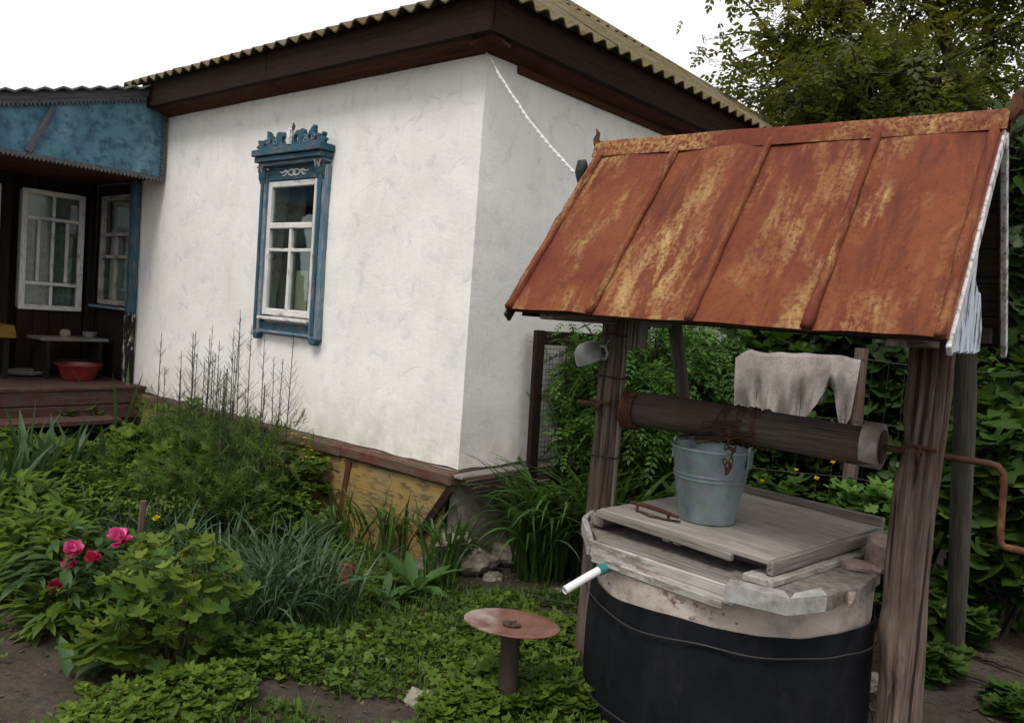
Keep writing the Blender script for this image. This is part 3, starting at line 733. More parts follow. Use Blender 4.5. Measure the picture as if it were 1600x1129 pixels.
for (a, b, c, d) in ((sx0+.03, sx1-.03, 2.02, sz1-.03), (sx0+.03, mxw-.005, 1.845, 1.99), (mxw+.005, sx1-.03, 1.845, 1.99), (sx0+.03, mxw-.005, sz0+.03, 1.826), (mxw+.005, sx1-.03, sz0+.03, 1.826)):
    m = MB(); m.box((a, ysh+.002, c), (b, ysh+.006, d)); m.build('pane', MAT['glass'], win)
# surround: side boards, head, sill apron, cornice, crest
for x, wd in ((-2.070, .075), (-1.387, .098)):
    wb('casing_board', (x, -.024, 1.235), (x, -.024, 2.40), wd, .052, MAT['blue_pale'], (1, 0, 0), bevel=.008)
    wb('casing_edge', (x, -.056, 1.27), (x, -.056, 2.39), wd*.35, .012, MAT['blue_paint'], (1, 0, 0))
    m = MB(); m.prism([(x-wd/2+wd*i/10, 1.236-.04*math.sin(math.pi*i/10)) for i in range(11)], 1, -.05, -.002); m.build('casing_foot', MAT['blue_paint'], win)
wb('head_board', (-2.030, -.018, 2.378), (-1.438, -.018, 2.378), .115, .032, MAT['blue_paint'])
wb('apron_board', (-2.030, -.014, 1.282), (-1.438, -.014, 1.282), .085, .028, MAT['blue_paint'])
wb('sill', (-2.030, -.032, 1.352), (-1.438, -.032, 1.352), .022, .075, MAT['white_wood'])
wb('apron_moulding', (-2.030, -.036, 1.256), (-1.438, -.036, 1.256), .02, .02, MAT['blue_pale'])
wb('cornice', (-2.115, -.052, 2.462), (-1.335, -.052, 2.462), .035, .105, MAT['blue_paint'])
wb('cornice', (-2.130, -.060, 2.507), (-1.320, -.060, 2.507), .045, .125, MAT['blue_paint'])
wb('cornice_bed', (-2.100, -.04, 2.432), (-1.350, -.04, 2.432), .025, .075, MAT['blue_pale'])
m = MB()
for k in range(33): x = -2.015+k*.0173; m.box((x, -.046, 2.418), (x+.009, -.034, 2.432))
m.build('dentil_strip', MAT['edge_white'], win)
for x in (-2.070, -1.387):
    m = MB(); m.prism([(-.050, 2.30), (-.066, 2.34), (-.068, 2.40), (-.085, 2.415), (-.085, 2.419), (-.050, 2.419)], 0, x-.038, x+.038); m.build('console', MAT['blue_paint'], win, bevel=.003)
def spiral(cx_, cz, r0, r1, a0, turns, y, n=18):
    return [(cx_+(r0+(r1-r0)*i/n)*math.cos(a0+turns*2*math.pi*i/n), y, cz+(r0+(r1-r0)*i/n)*math.sin(a0+turns*2*math.pi*i/n)) for i in range(n+1)]
yc = -.075
def crest_mask(x, z):
    x = abs(x)
    d = lambda cx_, cz, r, ez=1.: ((x-cx_)**2+((z-cz)/ez)**2) < r*r
    if z < .020: return x < .385
    hole = d(.072, .052, .021, 1.3) or d(.155, .040, .017) or d(.228, .052, .015) or d(.295, .036, .012)
    body = d(.095, .045, .062, 1.05) or d(.135, .085, .030) or d(.175, .035, .045) or d(.235, .050, .048) or d(.255, .092, .024, 1.2) or d(.268, .118, .012) or d(.305, .040, .036) or d(.352, .040, .024) or d(.372, .062, .014) or d(.385, .022, .018) or d(.03, .03, .045, 1.2)
    cut = d(.190, .098, .026) or d(.315, .098, .026, 1.1) or d(.02, .10, .03)
    return body and not hole and not cut
m = MB(); cs = .0045; key = {}
cells = [(i, j) for i in range(-90, 90) for j in range(0, 32) if crest_mask((i+.5)*cs, (j+.5)*cs)]; cset = set(cells)
def cv(i, j, y):
    k = (i, j, y)
    if k not in key: key[k] = len(m.v); m.v.append((cxw+i*cs, yc+y, 2.529+j*cs))
    return key[k]
for (i, j) in cells:
    F0, B0 = -.013, .013
    m.f.append((cv(i, j, F0), cv(i+1, j, F0), cv(i+1, j+1, F0), cv(i, j+1, F0))); m.f.append((cv(i, j, B0), cv(i, j+1, B0), cv(i+1, j+1, B0), cv(i+1, j, B0)))
    for (di, dj, p, q) in ((-1, 0, (0, 0), (0, 1)), (1, 0, (1, 0), (1, 1)), (0, -1, (0, 0), (1, 0)), (0, 1, (0, 1), (1, 1))):
        if (i+di, j+dj) not in cset: m.f.append((cv(i+p[0], j+p[1], F0), cv(i+q[0], j+q[1], F0), cv(i+q[0], j+q[1], B0), cv(i+p[0], j+p[1], B0)))
cr_o = m.build('crest', MAT['blue_paint'], win)
bm = bmesh.new(); bm.from_mesh(cr_o.data)
for _ in range(3): bmesh.ops.smooth_vert(bm, verts=[v for v in bm.verts], factor=.5, use_axis_x=True, use_axis_y=False, use_axis_z=True)
bm.to_mesh(cr_o.data); bm.free()
m = MB()
for s in (-1, 1):
    m.tube(spiral(cxw+s*.175, 2.569, .006, .030, 0, 1.3*s, yc-.013), .005, 5); m.tube(spiral(cxw+s*.262, 2.58, .006, .026, 1, 1.2*s, yc-.013), .005, 5)
stuff(m.build('crest_scrollwork', MAT['blue_pale'], win, smooth=True))
m = MB(); m.tube([(cxw, yc-.012, 2.545), (cxw, yc-.012, 2.57), (cxw, yc-.012, 2.60), (cxw, yc-.012, 2.63), (cxw+.004, yc-.01, 2.655)], [.02, .026, .022, .024, .012], 8); m.build('crest_baluster', MAT['white_wood'], win, smooth=True)
m = MB(); m.tube([(cxw+.01, yc, 2.645), (cxw+.022, yc, 2.672), (cxw+.012, yc, 2.695)], [.012, .012, .004], 6); m.build('crest_finial', MAT['iron_dark'], win, smooth=True)
for s in (-1, 1):
    m = MB(); m.tube([(cxw+s*.335-.03, -.092, 2.425), (cxw+s*.335-.018, -.092, 2.375), (cxw+s*.335, -.092, 2.412), (cxw+s*.335+.018, -.092, 2.375), (cxw+s*.335+.03, -.092, 2.425)], .004, 5); m.build('white_mark', MAT['edge_white'], win, smooth=True)
m = MB()
for s in (-1, 1):
    m.tube([(cxw+s*(.028+.040*math.cos(t)), -.036, 2.368+.020*math.sin(t)) for t in np.linspace(0, 2*math.pi, 17)], .006, 5)
    m.tube([(cxw+s*.06, -.036, 2.368), (cxw+s*.10, -.036, 2.384), (cxw+s*.13, -.036, 2.37), (cxw+s*.17, -.036, 2.378)], [.008, .009, .007, .003], 5)
    m.tube([(cxw+s*.08, -.036, 2.372), (cxw+s*.11, -.036, 2.350), (cxw+s*.135, -.036, 2.352)], [.006, .007, .003], 5)
m.build('white_ornament', MAT['white_wood'], win, smooth=True)
def curtain(name, x0, x1, z0, z1, y, mat, parent, amp=.014, wl=.07, ax=0, lean=0.):
    v, f = [], []; n, mm = 40, 6
    for i in range(n+1):
        for j in range(mm+1):
            u = i/n; q = j/mm; x = x0+(x1-x0)*u+lean*q*(1-u); h = amp*math.sin(2*math.pi*(x/wl)+.8*math.sin(q*2))*(1-.3*q)
            v.append((x, y+h, z0+(z1-z0)*q) if ax == 0 else (y+h, x, z0+(z1-z0)*q))
    for i in range(n):
        for j in range(mm): f.append((i*(mm+1)+j, (i+1)*(mm+1)+j, (i+1)*(mm+1)+j+1, i*(mm+1)+j+1))
    return link(name, pym(name, v, f, True), mat, parent)
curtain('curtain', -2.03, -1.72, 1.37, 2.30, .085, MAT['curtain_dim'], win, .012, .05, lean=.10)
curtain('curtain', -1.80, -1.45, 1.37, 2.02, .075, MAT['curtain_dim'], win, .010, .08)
m = MB(); m.box((-1.74, .045, 1.37), (-1.60, .05, 1.70)); m.build('paper_sheet', MAT['paper'], win)

# ================================================================== PORCH (same local axes as the house)
PO = Vector((-4.3, -.8, 0))
porch = thing('porch', 'open porch with peeling blue fascia, dark walls and worn red floor', 'porch', HW(PO.x, PO.y), -HYAW)
YL = -2.3
# floor boards, riser, step
for k in range(9):
    x = -3.74-.13*k; board('floor_board', (x, -.045, .648), (x, YL, .648), .126, .03, MAT['porch_floor'], porch, (1, 0, 0), .004, .003)
for k in range(2): board('riser_board', (-3.695+.0*k, -.05, .578-.12*k), (-3.695, YL, .578-.12*k), .112, .025, MAT['porch_floor'], porch, (0, 0, 1), .004, .004)
board('step_board', (-3.56, -.35, .415), (-3.56, YL, .415), .26, .04, MAT['porch_floor'], porch, (1, 0, 0), .006, .005)
for y in (-.5, -1.3, -2.2): board('joist', (-3.78, y, .0), (-3.78, y, .63), .12, .1, MAT['porch_dark'], porch, (1, 0, 0))
board('skirting_board', (-3.70, -.06, .20), (-3.70, YL, .20), .40, .02, MAT['porch_dark'], porch, (0, 0, 1))
# back wall of vertical boards with window opening, side wall with narrow window
W1 = (-.655, -.13, 1.235, 2.30)
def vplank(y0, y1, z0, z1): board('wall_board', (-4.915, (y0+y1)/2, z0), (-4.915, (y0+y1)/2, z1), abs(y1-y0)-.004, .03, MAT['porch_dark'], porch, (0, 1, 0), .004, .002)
yy = -.0
for k in range(16):
    a, b = -.0-.145*k, -.0-.145*(k+1)
    if b > W1[1]-.01 or a < W1[0]+.01: vplank(b, a, .66, 2.42)
vplank(-.145, -.10, .66, 2.42)
for (z0, z1) in ((.66, W1[2]), (W1[3], 2.42)):
    for k in range(4): a = W1[0]+(W1[1]-W1[0])*k/4; b = W1[0]+(W1[1]-W1[0])*(k+1)/4; vplank(a, b, z0, z1)
def framed_window(name, ax, c, a0, a1, z0, z1, bars_v, bars_h, sgn, cur, mat='white_wood'):
    """ax=1: lies in plane x=c running along y; ax=0: plane y=c running along x. sgn: direction it faces"""
    P = (lambda a, z, o=0: (c+sgn*o, a, z)) if ax == 1 else (lambda a, z, o=0: (a, c+sgn*o, z))
    up = (0, 1, 0) if ax == 1 else (1, 0, 0)
    m = MB(); q0 = P(a0+.01, z0+.01, -.10); q1 = P(a1-.01, z1-.01, -.09)
    m.box(tuple(min(q0[i], q1[i]) for i in range(3)), tuple(max(q0[i], q1[i]) for i in range(3)))
    wn = m.build(name, MAT['room'], porch)
    for a in (a0+.02, a1-.02): board('stile', P(a, z0, .01), P(a, z1, .01), .045, .04, MAT[mat], wn, up, .004)
    for z in (z0+.02, z1-.02): board('rail', P(a0+.043, z, .011), P(a1-.043, z, .011), .045, .04, MAT[mat], wn, (0, 0, 1), .004)
    for (a, zl, zh) in bars_v: board('muntin', P(a, zl, .008), P(a, zh, .008), .022, .03, MAT[mat], wn, up, .003)
    for z in bars_h: board('muntin', P(a0+.043, z, .012), P(a1-.043, z, .012), .03, .034, MAT[mat], wn, (0, 0, 1), .003)
    q0 = P(a0+.03, z0+.03, -.008); q1 = P(a1-.03, z1-.03, -.004); m = MB()
    m.box(tuple(min(q0[i], q1[i]) for i in range(3)), tuple(max(q0[i], q1[i]) for i in range(3))); m.build('pane', MAT['glass'], wn)
    if cur: curtain('lace_curtain', a0+.05, a1-.05, z0+.05, z1-.30, c-sgn*.05, MAT['curtain_grey'], wn, .01, .055, ax)
    return wn
ya, yb = W1[0], W1[1]; t = (yb-ya)
w1 = framed_window('window', 1, -4.89, ya, yb, W1[2], W1[3], [(ya+t*.5, 2.07, 2.26), (ya+t*.27, 1.49, 2.03), (ya+t*.5, 1.49, 2.03), (ya+t*.73, 1.49, 2.03), (ya+t*.5, 1.275, 1.45)], [2.05, 1.47], 1, True)
w1['label'] = 'white porch window with upright glazing bars'
w3 = framed_window('window', 1, -4.878, -1.42, -.835, 1.235, 2.30, [(-1.13, 1.275, 2.26)], [2.05, 1.47], 1, False)
w3['label'] = 'white porch window beside the stool'
xa, xb = -4.74, -4.13; t = xb-xa
board('wall_board', (-4.82, .012, .66), (-4.82, .012, 2.42), .155, .03, MAT['porch_dark'], porch, (1, 0, 0)); board('wall_board', (-4.085, .012, .66), (-4.085, .012, 2.42), .085, .03, MAT['porch_dark'], porch, (1, 0, 0))
for k in range(4):
    a = xa+t*(k+.5)/4
    board('wall_board', (a, .012, .66), (a, .012, 1.32), t/4-.004, .03, MAT['porch_dark'], porch, (1, 0, 0)); board('wall_board', (a, .012, 2.32), (a, .012, 2.42), t/4-.004, .03, MAT['porch_dark'], porch, (1, 0, 0))
w2 = framed_window('window', 0, -.01, xa, xb, 1.325, 2.31, [(xa+t*.5, 1.37, 1.95)], [1.96, 1.76], -1, True, 'edge_white')
w2['label'] = 'greyish porch window set square to the first'
board('window_sill', (xa-.05, -.05, 1.30), (xb+.06, -.05, 1.30), .022, .10, MAT['blue_pale'], porch)
# blue post against the plastered wall and peeling foot
board('post', (-4.045, -.045, 1.27), (-4.045, -.045, 2.42), .07, .07, MAT['blue_paint'], porch, (1, 0, 0), .006)
board('post_foot', (-4.05, -.045, .66), (-4.05, -.045, 1.268), .085, .075, MAT['peeled'], porch, (1, 0, 0), .006)
board('corner_post', (-4.875, -.06, .66), (-4.875, -.06, 2.42), .06, .06, MAT['porch_dark'], porch, (1, 0, 0), .006)
# ceiling, fascia, trims, roof
for k in range(9):
    x = -3.70-.14*k; board('ceiling_board', (x, -.02, 2.43), (x, YL, 2.43), .136, .018, MAT['porch_ceiling'], porch, (1, 0, 0), .003, .002)
rz = lambda y: 3.135+.274*y
m = MB(); ny = 24; v = []
XF = -3.615
for i in range(ny+1):
    y = -.03+(YL+.03)*i/ny
    for j in range(4): v.append((0, y, 2.40+(rz(y)-.03-2.40)*j/3))
nv = len(v); v += [(-.022, b, c) for a, b, c in v]
f = []
for i in range(ny):
    for j in range(3): a = i*4+j; f += [(a, a+1, a+5, a+4), (nv+a, nv+a+4, nv+a+5, nv+a+1)]
    f += [(i*4, i*4+4, nv+i*4+4, nv+i*4), (i*4+3, nv+i*4+3, nv+i*4+7, i*4+7)]
f += [(0, nv, nv+3, 3), (ny*4, ny*4+3, nv+ny*4+3, nv+ny*4)]
m.add(v, f)
m.build('fascia_panel', MAT['blue_panel'], porch, loc=(XF, 0, 0))
def lace(A, B, w, teeth, th, up, out):
    A, B, up = Vector(A), Vector(B), Vector(up); n = int((B-A).length/teeth); m = MB(); out = Vector(out)*th
    for i in range(n):
        p = A+(B-A)*(i/n); q = A+(B-A)*((i+1)/n); c = (p+q)/2
        a = [p, q, q+up*w*.55, c+up*w, p+up*w*.55]; m.add(a+[x+out for x in a], [(0, 1, 2, 3, 4), (9, 8, 7, 6, 5), (0, 5, 6, 1), (1, 6, 7, 2), (2, 7, 8, 3), (3, 8, 9, 4), (4, 9, 5, 0)])
    return m.build('lace_trim', MAT['grey_trim'], porch)
lace((XF+.003, -.03, 2.435), (XF+.003, YL, 2.435), .05, .03, .012, (0, 0, -1), (1, 0, 0))
lace((XF+.003, -.025, 2.44), (XF+.003, -.025, 3.06), .035, .03, .012, (0, -1, 0), (1, 0, 0))
lace((XF+.016, -.2, rz(-.2)-.005), (XF+.016, YL, rz(YL)-.005), .07, .03, .012, (0, 0, -1), (1, 0, 0))
board('fascia_batten', (XF+.012, -1.06, 2.44), (XF+.012, -.90, 2.80), .045, .018, MAT['grey_trim'], porch, (0, 1, 0))
board('fascia_batten', (XF+.012, -1.75, 2.44), (XF+.012, -1.5, 2.66), .045, .018, MAT['grey_trim'], porch, (0, 1, 0))
board('verge_board', (XF+.022, -.02, rz(-.02)+.005), (XF+.022, YL-.1, rz(YL-.1)+.005), .06, .022, MAT['grey_trim'], porch, (0, 0, 1))
m = MB(); v = []; f = []; n = 34
for i in range(n+1):
    y = -.21+(YL-.12+.21)*i/n
    for x, dz in ((-3.53, 0), (-5.3, 0)): v.append((x, y, rz(y)+.052+.012*math.cos(i*math.pi)))
nv = len(v); v += [(a, b, c-.014) for a, b, c in v]
for i in range(n): a = 2*i; f += [(a, a+1, a+3, a+2), (nv+a, nv+a+2, nv+a+3, nv+a+1), (a, a+2, nv+a+2, nv+a)]
f += [(0, nv, nv+1, 1)]
m.add(v, f); m.build('roof_sheet', MAT['porch_roof'], porch)
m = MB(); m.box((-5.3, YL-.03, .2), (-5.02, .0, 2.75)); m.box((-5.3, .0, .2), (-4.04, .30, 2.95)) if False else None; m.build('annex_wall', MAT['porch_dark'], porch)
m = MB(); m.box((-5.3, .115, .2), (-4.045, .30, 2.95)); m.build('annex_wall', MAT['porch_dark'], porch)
for ch in porch.children: ch.location -= PO
# things on the porch
bench = thing('bench', 'dark wooden bench on the porch under the windows', 'bench', HW(-4.55, -.33, .665), -HYAW)
board('seat', (.0, -.30, .335), (0, .26, .335), .34, .028, MAT['grey_wood'], bench, (1, 0, 0), .005)
for y in (-.24, .2): board('leg', (.02, y, .0), (.02, y, .32), .28, .03, MAT['porch_dark'], bench, (1, 0, 0))
board('stretcher', (.0, -.22, .12), (0, .18, .12), .06, .02, MAT['porch_dark'], bench, (0, 0, 1))
m = MB(); m.lathe([(.0, .004), (.125, .004), (.175, .13), (.19, .132), (.19, .14), (.17, .14), (.12, .014), (0, .014)], 36)
bz = m.build('basin', MAT['basin_red'], None, True, loc=HW(-4.25, -.37, .663)); tag(bz, 'red enamel basin on the porch floor before the bench', 'basin')
m = MB(); m.lathe([(.0, .0), (.05, .0), (.062, .05), (.064, .05), (.052, .005), (0, .006)], 20)
tag(m.build('bowl', MAT['stone'], None, True, loc=HW(-4.53, -.18, 1.0145)), 'small pale bowl on the porch bench', 'bowl')
m = MB(); m.lathe([(.0, .0), (.035, .0), (.045, .03), (.040, .06), (.02, .07), (0, .07)], 14)
tag(m.build('jar', MAT['found'], None, True, loc=HW(-4.5, -.40, 1.0145)), 'squat brown jar at the end of the porch bench', 'jar')
st = thing('stool', 'dark porch stool covered with an ochre cloth', 'stool', HW(-4.55, -1.02, .665), -HYAW)
board('seat', (0, -.16, .42), (0, .17, .42), .34, .03, MAT['porch_dark'], st, (1, 0, 0))
for x in (-.13, .13):
    for y in (-.13, .13): board('leg', (x, y, 0), (x, y, .405), .04, .04, MAT['porch_dark'], st, (1, 0, 0))
v = []; f = []; n = 14
for i in range(n+1):
    for j in range(n+1):
        x, y = -.24+.48*i/n, -.24+.48*j/n; ex = max(0, abs(x)-.17); ey = max(0, abs(y)-.17)
        v.append((math.copysign(min(abs(x), .18+.1*ex), x) if x else 0, math.copysign(min(abs(y), .18+.1*ey), y) if y else 0, .446-max(ex, ey)*1.5+.008*mnoise.noise(Vector((x*12, y*12, 0)))))
for i in range(n):
    for j in range(n): f.append((i*(n+1)+j, (i+1)*(n+1)+j, (i+1)*(n+1)+j+1, i*(n+1)+j+1))
link('cloth_cover', pym('cloth_cover', v, f, True), MAT['yellow_cloth'], st)
m = MB(); m.lathe([(.0, .02), (.05, .0), (.15, .02), (.17, .045), (.16, .05), (.05, .012), (0, .03)], 22)
tag(m.build('enamel_plate', MAT['stone'], None, True, loc=HW(-4.60, -.66, .664)), 'pale shallow dish on the porch floor beside the bench', 'dish')

# ================================================================== WELL (local: roller along X, +Y away from the camera)
well = thing('well', 'roofed draw well with rusty sheet roof over a black-wrapped concrete ring', 'well', WC, -WYAW)
def shell(name, r, z0, z1, mat, amp, th, seed, top=0., n=72, m_=16, vert=0.):
    v = []; f = []
    for s in (0, 1):
        for j in range(m_+1):
            for k in range(n):
                a = 2*math.pi*k/n; q = j/m_; zt = z1+top*mnoise.noise(Vector((math.cos(a)*1.5+seed, math.sin(a)*1.5, 0)))
                rr = r-s*th+amp*mnoise.noise(Vector((math.cos(a)*2+seed, math.sin(a)*2, q*1.5)))+vert*mnoise.noise(Vector((math.cos(a)*7, math.sin(a)*7+seed, q*.8)))
                v.append((rr*math.cos(a), rr*math.sin(a), z0+(zt-z0)*q))
    K = n*(m_+1)
    for j in range(m_):
        for k in range(n):
            a, b = j*n+k, j*n+(k+1) % n; f += [(a, b, b+n, a+n), (K+a, K+a+n, K+b+n, K+b)]
    for k in range(n):
        a, b = m_*n+k, m_*n+(k+1) % n; f.append((a, b, K+b, K+a))
    me = pym(name, v, f, True)
    try: me.set_sharp_from_angle(angle=R(45))
    except Exception: pass
    return link(name, me, mat, well)
shell('ring', .518, -.05, .64, MAT['ring'], .006, .075, 3, .006)
shell('wrap', .538, -.04, .512, MAT['wrap'], .014, .008, 8, .018, vert=.009, n=120, m_=22)
def loop(name, z, amp, seed, r=.549, th=.0035, mat='wire', sag=0.):
    pts = [((r+.004*mnoise.noise(Vector((math.cos(a)*3, math.sin(a)*3, seed))))*math.cos(a), r*math.sin(a), z+amp*mnoise.noise(Vector((math.cos(a)*2.2, math.sin(a)*2.2, seed)))+sag*math.sin(a)) for a in np.linspace(0, 2*math.pi, 121)]
    m = MB(); m.tube(pts, th, 6); return m.build(name, MAT[mat], well, True)
loop('tie_wire', .452, .022, 2, r=.554); loop('tie_wire', .105, .02, 6, r=.556)
# cement apron slab with board and sheet-metal edging
poly = [(-.60, -.05), (-.55, -.19), (-.355, -.437), (.204, -.521), (.398, -.505), (.469, -.378), (.535, -.12), (.528, .12), (.45, .30), (.36, .43), (.05, .53), (-.3, .48), (-.52, .25)]
pd = []
for i in range(len(poly)):
    a, b = np.array(poly[i]), np.array(poly[(i+1) % len(poly)])
    for k in range(5):
        p = a+(b-a)*k/5; s = 1 if i in (0, 1, 2, 3) else 1+.035*mnoise.noise(Vector((p[0]*14, p[1]*14, 0)))
        pd.append(tuple(p*s*.985))
m = MB(); m.prism(pd, 2, .622, .672); m.build('slab', MAT['cement'], well, jit=.004)
def wbd(n, a, b, w_, t, mat, up=(0, 0, 1), **k): return board(n, a, b, w_, t, MAT[mat], well, up, **k)
wbd('edge_board', (-.36, -.456, .657), (.235, -.536, .648), .062, .026, 'edge_white', jit=.004)
wbd('edge_board', (-.345, -.473, .626), (.20, -.549, .614), .030, .020, 'edge_white', jit=.004)
wbd('edge_board', (-.565, -.19, .662), (-.372, -.450, .655), .06, .024, 'edge_white', jit=.004)
wbd('edge_board', (-.615, -.03, .662), (-.572, -.178, .662), .06, .024, 'edge_white', jit=.004)
wbd('edge_board', (-.34, -.42, .690), (.21, -.50, .684), .07, .014, 'grey_wood', (0, 1, 0), jit=.004)
m = MB()                                                       # folded strip of painted sheet metal round the front corner
mp = [(.205, -.556), (.405, -.530), (.478, -.395)]; offs = [(.0, .004), (-.008, .004), (-.012, 0)]
for (h0, h1, o) in ((.634, .684, 0), (.684, .686, 1)):
    if o == 0:
        for i in range(2):
            a, b = mp[i], mp[i+1]; m.add([(a[0], a[1], h0), (b[0], b[1], h0), (b[0], b[1], h1), (a[0], a[1], h1)], [(0, 1, 2, 3)])
            m.add([(a[0], a[1], h1), (b[0], b[1], h1), (b[0]-.035, b[1]+.045, h1+.006), (a[0]-.004, a[1]+.05, h1+.006)], [(0, 1, 2, 3)])
mo = m.build('metal_edging', MAT['strip'], well)
md = mo.modifiers.new('thick', 'SOLIDIFY'); md.thickness = .004; md.offset = 1
def chunk(x, y, z, poly, h, rz_, tilt):
    m = MB(); n_ = len(poly); v = []
    for (zz, sc_) in ((0, 1.), (h*.7, 1.02), (h, .9)): v += [(px_*sc_, py_*sc_, zz+.012*mnoise.noise(Vector((px_*30, py_*30, zz*20)))) for px_, py_ in poly]
    f = [tuple(range(n_))[::-1], tuple(range(2*n_, 3*n_))]+[(k*n_+i, k*n_+(i+1) % n_, (k+1)*n_+(i+1) % n_, (k+1)*n_+i) for k in range(2) for i in range(n_)]
    m.add(v, f); m.build('plaster_chunk', MAT['pink'], well, loc=(x, y, z), rot=(tilt[0], tilt[1], rz_), jit=.006)
def jag(r1, r2, n_, seed): return [(r1*math.cos(2*math.pi*i/n_)*(1+.35*mnoise.noise(Vector((i*1.7, seed, 0)))), r2*math.sin(2*math.pi*i/n_)*(1+.35*mnoise.noise(Vector((i*1.7, seed, 5))))) for i in range(n_)]
chunk(.505, .225, .672, jag(.075, .115, 13, 2), .085, .1, (.05, .12))
chunk(.455, .085, .672, jag(.075, .06, 11, 5), .018, .3, (.03, .05))
chunk(.500, -.20, .640, jag(.016, .13, 17, 14), .026, .20, (.0, .2))
# outlet pipe
m = MB(); m.tube([(-.28, -.47, .612), (-.305, -.56, .585), (-.335, -.665, .548)], .0150, 14, cap=False); m.tube([(-.305, -.56, .585), (-.335, -.665, .548)], .0122, 14, cap=False)
m.build('outlet_pipe', MAT['pipe_white'], well, True)
m = MB(); m.tube([(-.27, -.445, .617), (-.291, -.515, .599)], .020, 14); m.build('pipe_fitting', MAT['teal'], well, True)
# posts and rear braces
PA = .605
log('post', (-PA, .0, -.1), (-PA+.005, 0, 2.05), .062, .054, MAT['post'], well, 44, 60, .10, .16, .0, 3, splits=((4.6, .9, 1.7, .10, .32), (5.3, .6, 1.2, .08, .25), (4.0, 1.1, 2.0, .08, .3)))
log('post', (PA+.045, .0, -.1), (PA+.030, 0, 2.05), .070, .072, MAT['post'], well, 64, 90, .12, .20, -.008, 11, splits=((4.75, 1.0, 2.3, .09, .38), (5.25, 1.35, 2.3, .07, .30), (4.45, .2, .62, .08, .30), (5.5, .75, 1.25, .07, .22), (4.1, .9, 1.6, .06, .2)), knots=((.62, 4.0, .012, .022), (.50, 4.6, .012, .020), (1.25, 3.6, .02, -.02)))
log('brace_pole', (.63, 1.285, -.05), (.655, .50, 1.56), .042, .040, MAT['pole'], well, 14, 30, .12, .05, .012, 7)
log('brace_pole', (-.585, 1.285, -.05), (-.57, .46, 1.60), .036, .033, MAT['pole'], well, 12, 24, .12, .05, -.012, 9)
wbd('post_lath', (-PA+.066, -.012, .66), (-PA+.062, -.012, 1.55), .022, .012, 'grey_wood', (0, 1, 0))
wbd('post_block', (-PA+.115, -.005, 1.40), (-PA+.115, -.005, 1.62), .075, .05, 'grey_wood', (1, 0, 0))
m = MB()
for z in (.93, 1.27, 1.45): m.tube([(-PA+.075*math.cos(a)+.012, .075*math.sin(a), z+.004*math.sin(3*a)) for a in np.linspace(0, 6.2832, 20)], .003, 5)
m.build('binding_wire', MAT['wire'], well)
# windlass
ZR = 1.137
log('roller', (-.505, 0, ZR+.002), (.50, 0, ZR-.004), .073, .069, MAT['roller'], well, 18, 24, .06, .06, 0, 5)
bpy.data.objects['roller'].data.materials.clear(); MAT['roller_z'] = wood('dark_roller_log_z', (.028, .023, .020), (.115, .096, .080), 2, tint=(.075, .042, .026)); bpy.data.objects['roller'].data.materials.append(MAT['roller_z'])
for x, mt in ((-.485, 'rust_plain'), (.478, 'band_grey')):
    m = MB(); n = 30; prof = [(.0, -.03), (.081, -.03), (.082, .03), (.0, .03)]
    m.lathe(prof, n); m.build('roller_band', MAT[mt], well, True, loc=(x, 0, ZR), rot=(0, R(90), 0))
m = MB(); m.lathe([(0, 0), (.058, .0), (.06, .004), (0, .004)], 24); m.build('roller_end', MAT['rust_plain'], well, loc=(.509, 0, ZR), rot=(0, R(90), 0))
m = MB(); m.tube([(-.76, .0, ZR+.002), (.845, 0, ZR-.004)], .0115, 10)
ax_ = m.build('axle', MAT['rust_plain'], well, True)
m = MB(); m.tube([(.835, 0, ZR-.004), (.862, 0, ZR-.008), (.880, 0, ZR-.03), (.884, .004, ZR-.06), (.888, .01, ZR-.22), (.892, .01, ZR-.255), (.905, .01, ZR-.268), (1.07, .005, ZR-.272)], [.0115]*7+[.012], 10); m.build('crank', MAT['rust_plain'], well, True)
for x in (-PA+.0, PA+.04):
    s = -1
    m = MB(); m.tube([(x, -.062, ZR+.03), (x-.008, -.085, ZR), (x, -.062, ZR-.03)], .01, 6); m.tube([(x-.05, -.066, ZR+.026), (x+.05, -.078, ZR+.022)], .008, 6); m.build('axle_staple', MAT['rust_plain'], well, True)
m = MB(); m.tube([(x, -.079, ZR+.0) for x in (.56, .70)], .016, 8)
# wire wound on the roller
pts = []
for i in range(9*18+1):
    a = 2*math.pi*i/18; x = -.075+.17*(i/162)+.02*math.sin(i*.23); r = .0755+.004*(i % 5 == 0)+.004*mnoise.noise(Vector((i*.1, 0, 0)))
    pts.append((x, r*math.cos(a), ZR+r*math.sin(a)))
m = MB(); m.tube(pts, .0042, 5)
m.tube([(-.09+.02*math.sin(t*3), -.076*math.cos(t*1.6), ZR+.076*math.sin(t*1.6)) for t in np.linspace(-1, 1.1, 16)], .004, 5)
for k in range(3):
    x0 = -.02+.03*k; m.tube([(x0, -.076, ZR+.02), (x0-.10-.03*k, -.10, ZR+.01-.02*k), (x0-.14-.02*k, -.098, ZR-.06-.01*k), (x0-.05, -.086, ZR-.045), (x0+.04, -.08, ZR-.01)], .0035, 5)
m.build('wound_wire', MAT['chain'], well, True)
